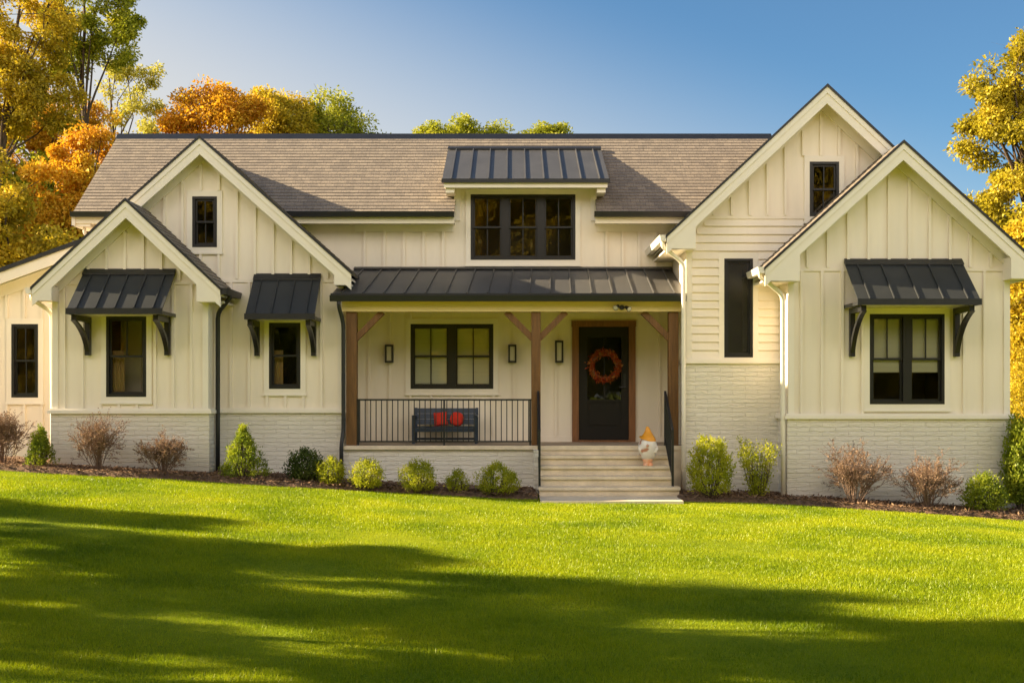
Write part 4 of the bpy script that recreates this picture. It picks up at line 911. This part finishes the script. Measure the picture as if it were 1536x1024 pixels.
# ------------------------------------------------------------------ trees
def tree(name, label, Y, px_base, crowns, mname, nclump, nleaf, leaf=0.20, lean=0.0, group='trees around the house', trunk_r=0.16, zbase=None, clump=0.55, top=None, x=None):
    """tapered trunk, limbs reaching clumps of leaves spread through ellipsoids given as (px, py, rx px, ry px, [material])"""
    s = random.Random(int(px_base * 7 + Y * 13)); r2 = np.random.default_rng(int(abs(px_base) * 3 + Y)); k = Y / F
    bx = X(px_base, Y); bz = float(gz(bx, Y)) - 0.1
    t = thing(name, label, 'tree', (bx, Y, bz), group)
    cs_ = [(X(c[0], Y), Y, Z(c[1], Y), c[2] * k, c[3] * k) for c in crowns]
    zt_ = max(c[2] + c[4] * 0.5 for c in cs_); xt = max(cs_, key=lambda c: c[2])[0]
    tp = []; nseg = 9
    for i in range(nseg + 1):
        u = i / nseg; tp.append(Vector((bx + (xt - bx) * u ** 1.3 + s.gauss(0, 0.06) * (0 < i), Y + s.gauss(0, 0.06), bz + (zt_ - bz) * u)))
    b = MB(); b.tube(tp, [trunk_r * (1.25 if i == 0 else 1.0) * (1 - 0.85 * i / nseg) for i in range(nseg + 1)], 9)
    vol = [(c[3] * c[3] * c[4]) ** 0.62 for c in cs_]; tot = sum(vol); P = []; D = []; nodes = []
    for c, v in zip(cs_, vol):
        m = max(3, int(nclump * v / tot))
        for _ in range(m):
            while True:
                q = Vector((s.uniform(-1, 1), s.uniform(-1, 1), s.uniform(-1, 1)))
                if 0.12 < q.length < 1: break
            q = q.normalized() * q.length ** 0.55
            p = Vector((c[0] + q.x * c[3], c[1] + q.y * max(c[3], 0.8), c[2] + q.z * c[4]))
            # limb from the trunk at a lower height
            zz = bz + (p.z - bz) * s.uniform(0.62, 0.85); zz = min(zz, zt_ - 0.2); u = min(0.98, max(0.05, (zz - bz) / (zt_ - bz))); i = min(nseg - 1, int(u * nseg)); a = tp[i].lerp(tp[i + 1], u * nseg - i)
            near = min(nodes, key=lambda q_: (q_[0] - p).length) if nodes else None
            if near and (near[0] - p).length < 0.75 * (a - p).length and s.random() < 0.85: a = near[0]; rmax = near[1]
            else: rmax = 9
            d = p - a; L = d.length; mid = a.lerp(p, 0.5) + Vector((s.gauss(0, 0.07), s.gauss(0, 0.07), 0.06)) * L
            r0 = min(trunk_r * 0.42 * (1 - 0.8 * u) + 0.012, 0.014 * L + 0.014, rmax * 0.8); nodes.append((p, max(0.012, r0 * 0.5)))
            b.tube([a, a.lerp(mid, 0.5) + Vector((0, 0, 0.02 * L)), mid, mid.lerp(p, 0.5), p], [r0, r0 * 0.8, r0 * 0.6, r0 * 0.42, r0 * 0.25], 5, False)
            nl = max(8, int(2.0 * nleaf / nclump * s.uniform(0.6, 1.4))); cr = clump * s.uniform(0.6, 1.25)
            for _t in range(3):
                tw_ = p + Vector((s.gauss(0, 1), s.gauss(0, 1), s.gauss(0, 0.7))) * cr * 0.7; b.tube([mid.lerp(p, 0.7), p.lerp(tw_, 0.4), tw_], [r0 * 0.3, r0 * 0.22, r0 * 0.12], 4, False)
            g = r2.normal(0, 1, (nl, 3)); g = unit(g) * (r2.uniform(0, 1, (nl, 1)) ** 0.5) * [1, 1, 0.72] * cr
            P.append(g + np.array(p)); D.append(unit(g) * 0.6 + [0, 0, -0.25])
    b.build('trunk', M['bark'], t, True)
    P = np.concatenate(P); nn = len(P); D = unit(np.concatenate(D) + r2.normal(0, 0.6, (nn, 3)))
    cards('crown', P, D, unit(r2.normal(0, 1, (nn, 3))), r2.uniform(0.5, 1.0, nn) * leaf, r2.uniform(0.4, 0.65, nn) * leaf * 0.8, LM[mname], t)
    return t
T1 = tree('broadleaf_tree', 'big olive leaved tree leaning at the far left edge behind the wing', 50, -25, [(30, 30, 80, 90), (0, 140, 55, 60), (70, 150, 50, 45)], 'olive', 120, 17000, trunk_r=0.3)
T2 = tree('broadleaf_tree', 'tallest green tree with a bare dark trunk left of the roof', 55, 130, [(125, 5, 62, 80), (175, 60, 36, 40), (95, 75, 36, 40), (190, 20, 20, 36)], 'green', 95, 11000, trunk_r=0.27)
tree('broadleaf_tree', 'bright orange maple close to the left end of the shingled roof', 46, 100, [(100, 280, 56, 52), (60, 330, 45, 45), (140, 228, 36, 36), (120, 320, 40, 40)], 'orange', 95, 13000, trunk_r=0.24)
tree('broadleaf_tree', 'amber leaved tree behind the orange maple at the left', 60, 40, [(30, 225, 62, 75), (85, 185, 56, 50), (-10, 290, 45, 60), (140, 190, 30, 30)], 'amber', 110, 13000, trunk_r=0.24)
tree('broadleaf_tree', 'low olive tree filling the gap above the left wing roof', 41, 20, [(15, 345, 62, 55), (75, 375, 45, 34), (-30, 300, 50, 80), (30, 420, 60, 50)], 'olive', 90, 12000, trunk_r=0.2)
tree('broadleaf_tree', 'sparse pale yellow tree with thin limbs above the left roof end', 62, 190, [(185, 140, 46, 44), (165, 108, 26, 18), (232, 115, 24, 20), (222, 165, 28, 22), (190, 240, 40, 40)], 'pale', 60, 3600, trunk_r=0.2, clump=0.5)
tree('broadleaf_tree', 'small bright yellow tree low behind the left roof ridge', 66, 222, [(218, 212, 38, 28), (240, 222, 26, 22), (225, 270, 44, 50)], 'pale', 50, 5600, trunk_r=0.2)
T8 = tree('broadleaf_tree', 'round orange tree above the left gable ridge', 62, 318, [(322, 182, 60, 48), (272, 195, 28, 34), (350, 165, 40, 34), (318, 290, 92, 95)], 'orange', 150, 20000, 0.24, clump=0.8, trunk_r=0.26)
T9 = tree('broadleaf_tree', 'yellow green tree beside the orange one behind the roof', 66, 415, [(410, 185, 56, 48), (395, 165, 30, 28), (440, 180, 35, 36), (412, 290, 90, 95)], 'olive', 150, 20000, 0.24, clump=0.8, trunk_r=0.26)
T10 = tree('broadleaf_tree', 'green tree at the right end of the row behind the roof', 68, 495, [(492, 190, 46, 46), (534, 206, 34, 30), (462, 200, 36, 42), (495, 300, 80, 95)], 'green', 150, 20000, 0.24, clump=0.8, trunk_r=0.26)
for px, top_, rx, lab in ((650, 188, 28, 'low green treetop peeping over the ridge, leftmost of the small ones'), (693, 180, 26, 'tallest of the small treetops peeping over the ridge beside the dormer'), (744, 187, 22, 'small rounded treetop over the ridge directly above the dormer roof'), (807, 188, 20, 'tiny treetop over the ridge above the right half of the dormer'), (838, 185, 26, 'wider treetop over the ridge, rightmost of the small ones')):
    tree('broadleaf_tree', lab, 78, px, [(px, top_ + 38, rx, 36), (px - 10, top_ + 50, rx, 36)], 'green', 46, 7000, 0.24, clump=0.75, group='treetops over the roof ridge', trunk_r=0.2)
R1 = tree('broadleaf_tree', 'large golden yellow tree at the right edge behind the house', 44, 1565, [(1512, 150, 56, 66), (1490, 205, 46, 48), (1540, 105, 56, 56), (1535, 310, 66, 66), (1484, 312, 34, 24), (1565, 220, 60, 70), (1510, 350, 44, 40), (1610, 150, 70, 70), (1625, 270, 75, 75), (1600, 370, 70, 60)], 'yellow', 230, 32000, trunk_r=0.32)
tree('broadleaf_tree', 'golden tree hanging low beside the right wall corner', 38, 1570, [(1545, 430, 48, 75), (1550, 540, 45, 70), (1535, 370, 40, 40)], 'olive', 90, 12000, trunk_r=0.2)
tree('broadleaf_tree', 'green undergrowth tree beside the right wall corner below the golden one', 34, 1565, [(1545, 600, 42, 70), (1560, 690, 45, 60)], 'olive', 70, 9000, 0.10)
# the same kinds of tree stand left of the lawn (their shade streaks it) and across the road behind the viewer (the windows mirror them)
def again(src, x, y, s, rz, label, grp):
    c = copy_tree(src); c.location = (x, y, float(gz(x, y)) - 0.1); c.scale = (s, s, s); c.rotation_euler = (0, 0, rz); c['label'] = label; c['group'] = grp
    return c
gL = 'trees left of the lawn'; lL = 'tree standing left of the lawn outside the picture, casting shade on the grass'
for (src, tipx, tipy, s, rz) in ((T9, -5.6, 14.0, 0.30, 0.4), (T8, -2.4, 12.0, 0.30, 1.4), (T10, 0.4, 10.3, 0.32, 2.0), (T9, 3.4, 8.6, 0.32, 2.8), (T9, -5.2, 9.7, 0.22, 3.0), (T10, 3.4, 7.7, 0.26, 0.2), (T9, -0.6, 7.3, 0.22, 1.2), (T8, 5.0, 7.0, 0.26, 2.6), (T10, -3.3, 8.5, 0.18, 1.7), (T8, -1.2, 9.3, 0.24, 3.3)):
    x, y = tipx - 37 * s, tipy + 3.7 * s
    again(src, x, y, s, rz, lL, gL)
gB = 'trees behind the viewer'; lB = 'tree standing behind the viewer across the lawn'
def dense(px, mname):
    return tree('broadleaf_tree', lB, 62, px, [(px, 555, 110, 45), (px, 480, 105, 70), (px - 30, 400, 85, 70), (px + 40, 395, 80, 70), (px, 330, 80, 75)], mname, 260, 24000, 0.34, group=gB, clump=1.0, trunk_r=0.26)
D1, D2 = dense(620, 'olive'), dense(900, 'green')
for i in range(17):
    src = (D1, D2)[i % 2] if i % 5 else T9; row = i % 2
    x, y, k, rz = -26 + i * 3.3, (-14, -19)[row] - 1.5 * math.sin(i * 2.1), (0.95, 1.3)[row] * (1 + 0.12 * math.sin(i * 1.7)), i * 1.3
    if i in (1, 2): o = src; o.location = (x, y, float(gz(x, y)) - 0.1); o.scale = (k, k, k); o.rotation_euler = (0, 0, rz)
    else: again(src, x, y, k, rz, lB, gB)
# woodland edge to either side of the house, beyond the frame
for i, (x, y, k, rz) in enumerate(((21.5, 33, 0.62, 0.4), (26, 40, 0.85, 1.2), (31, 31, 0.8, 2.1), (33, 46, 1.0, 2.9), (38, 37, 0.95, 0.8), (22, 52, 0.8, 1.9), (-27, 34, 0.9, 0.5), (-31, 46, 1.1, 1.5), (-37, 37, 1.0, 2.6), (-26, 60, 1.1, 0.1), (-44, 52, 1.2, 1.1))):
    again((D1, D2)[i % 2], x, y, k, rz, 'tree of the woodland edge beside the house, outside the picture', 'woodland edge trees')
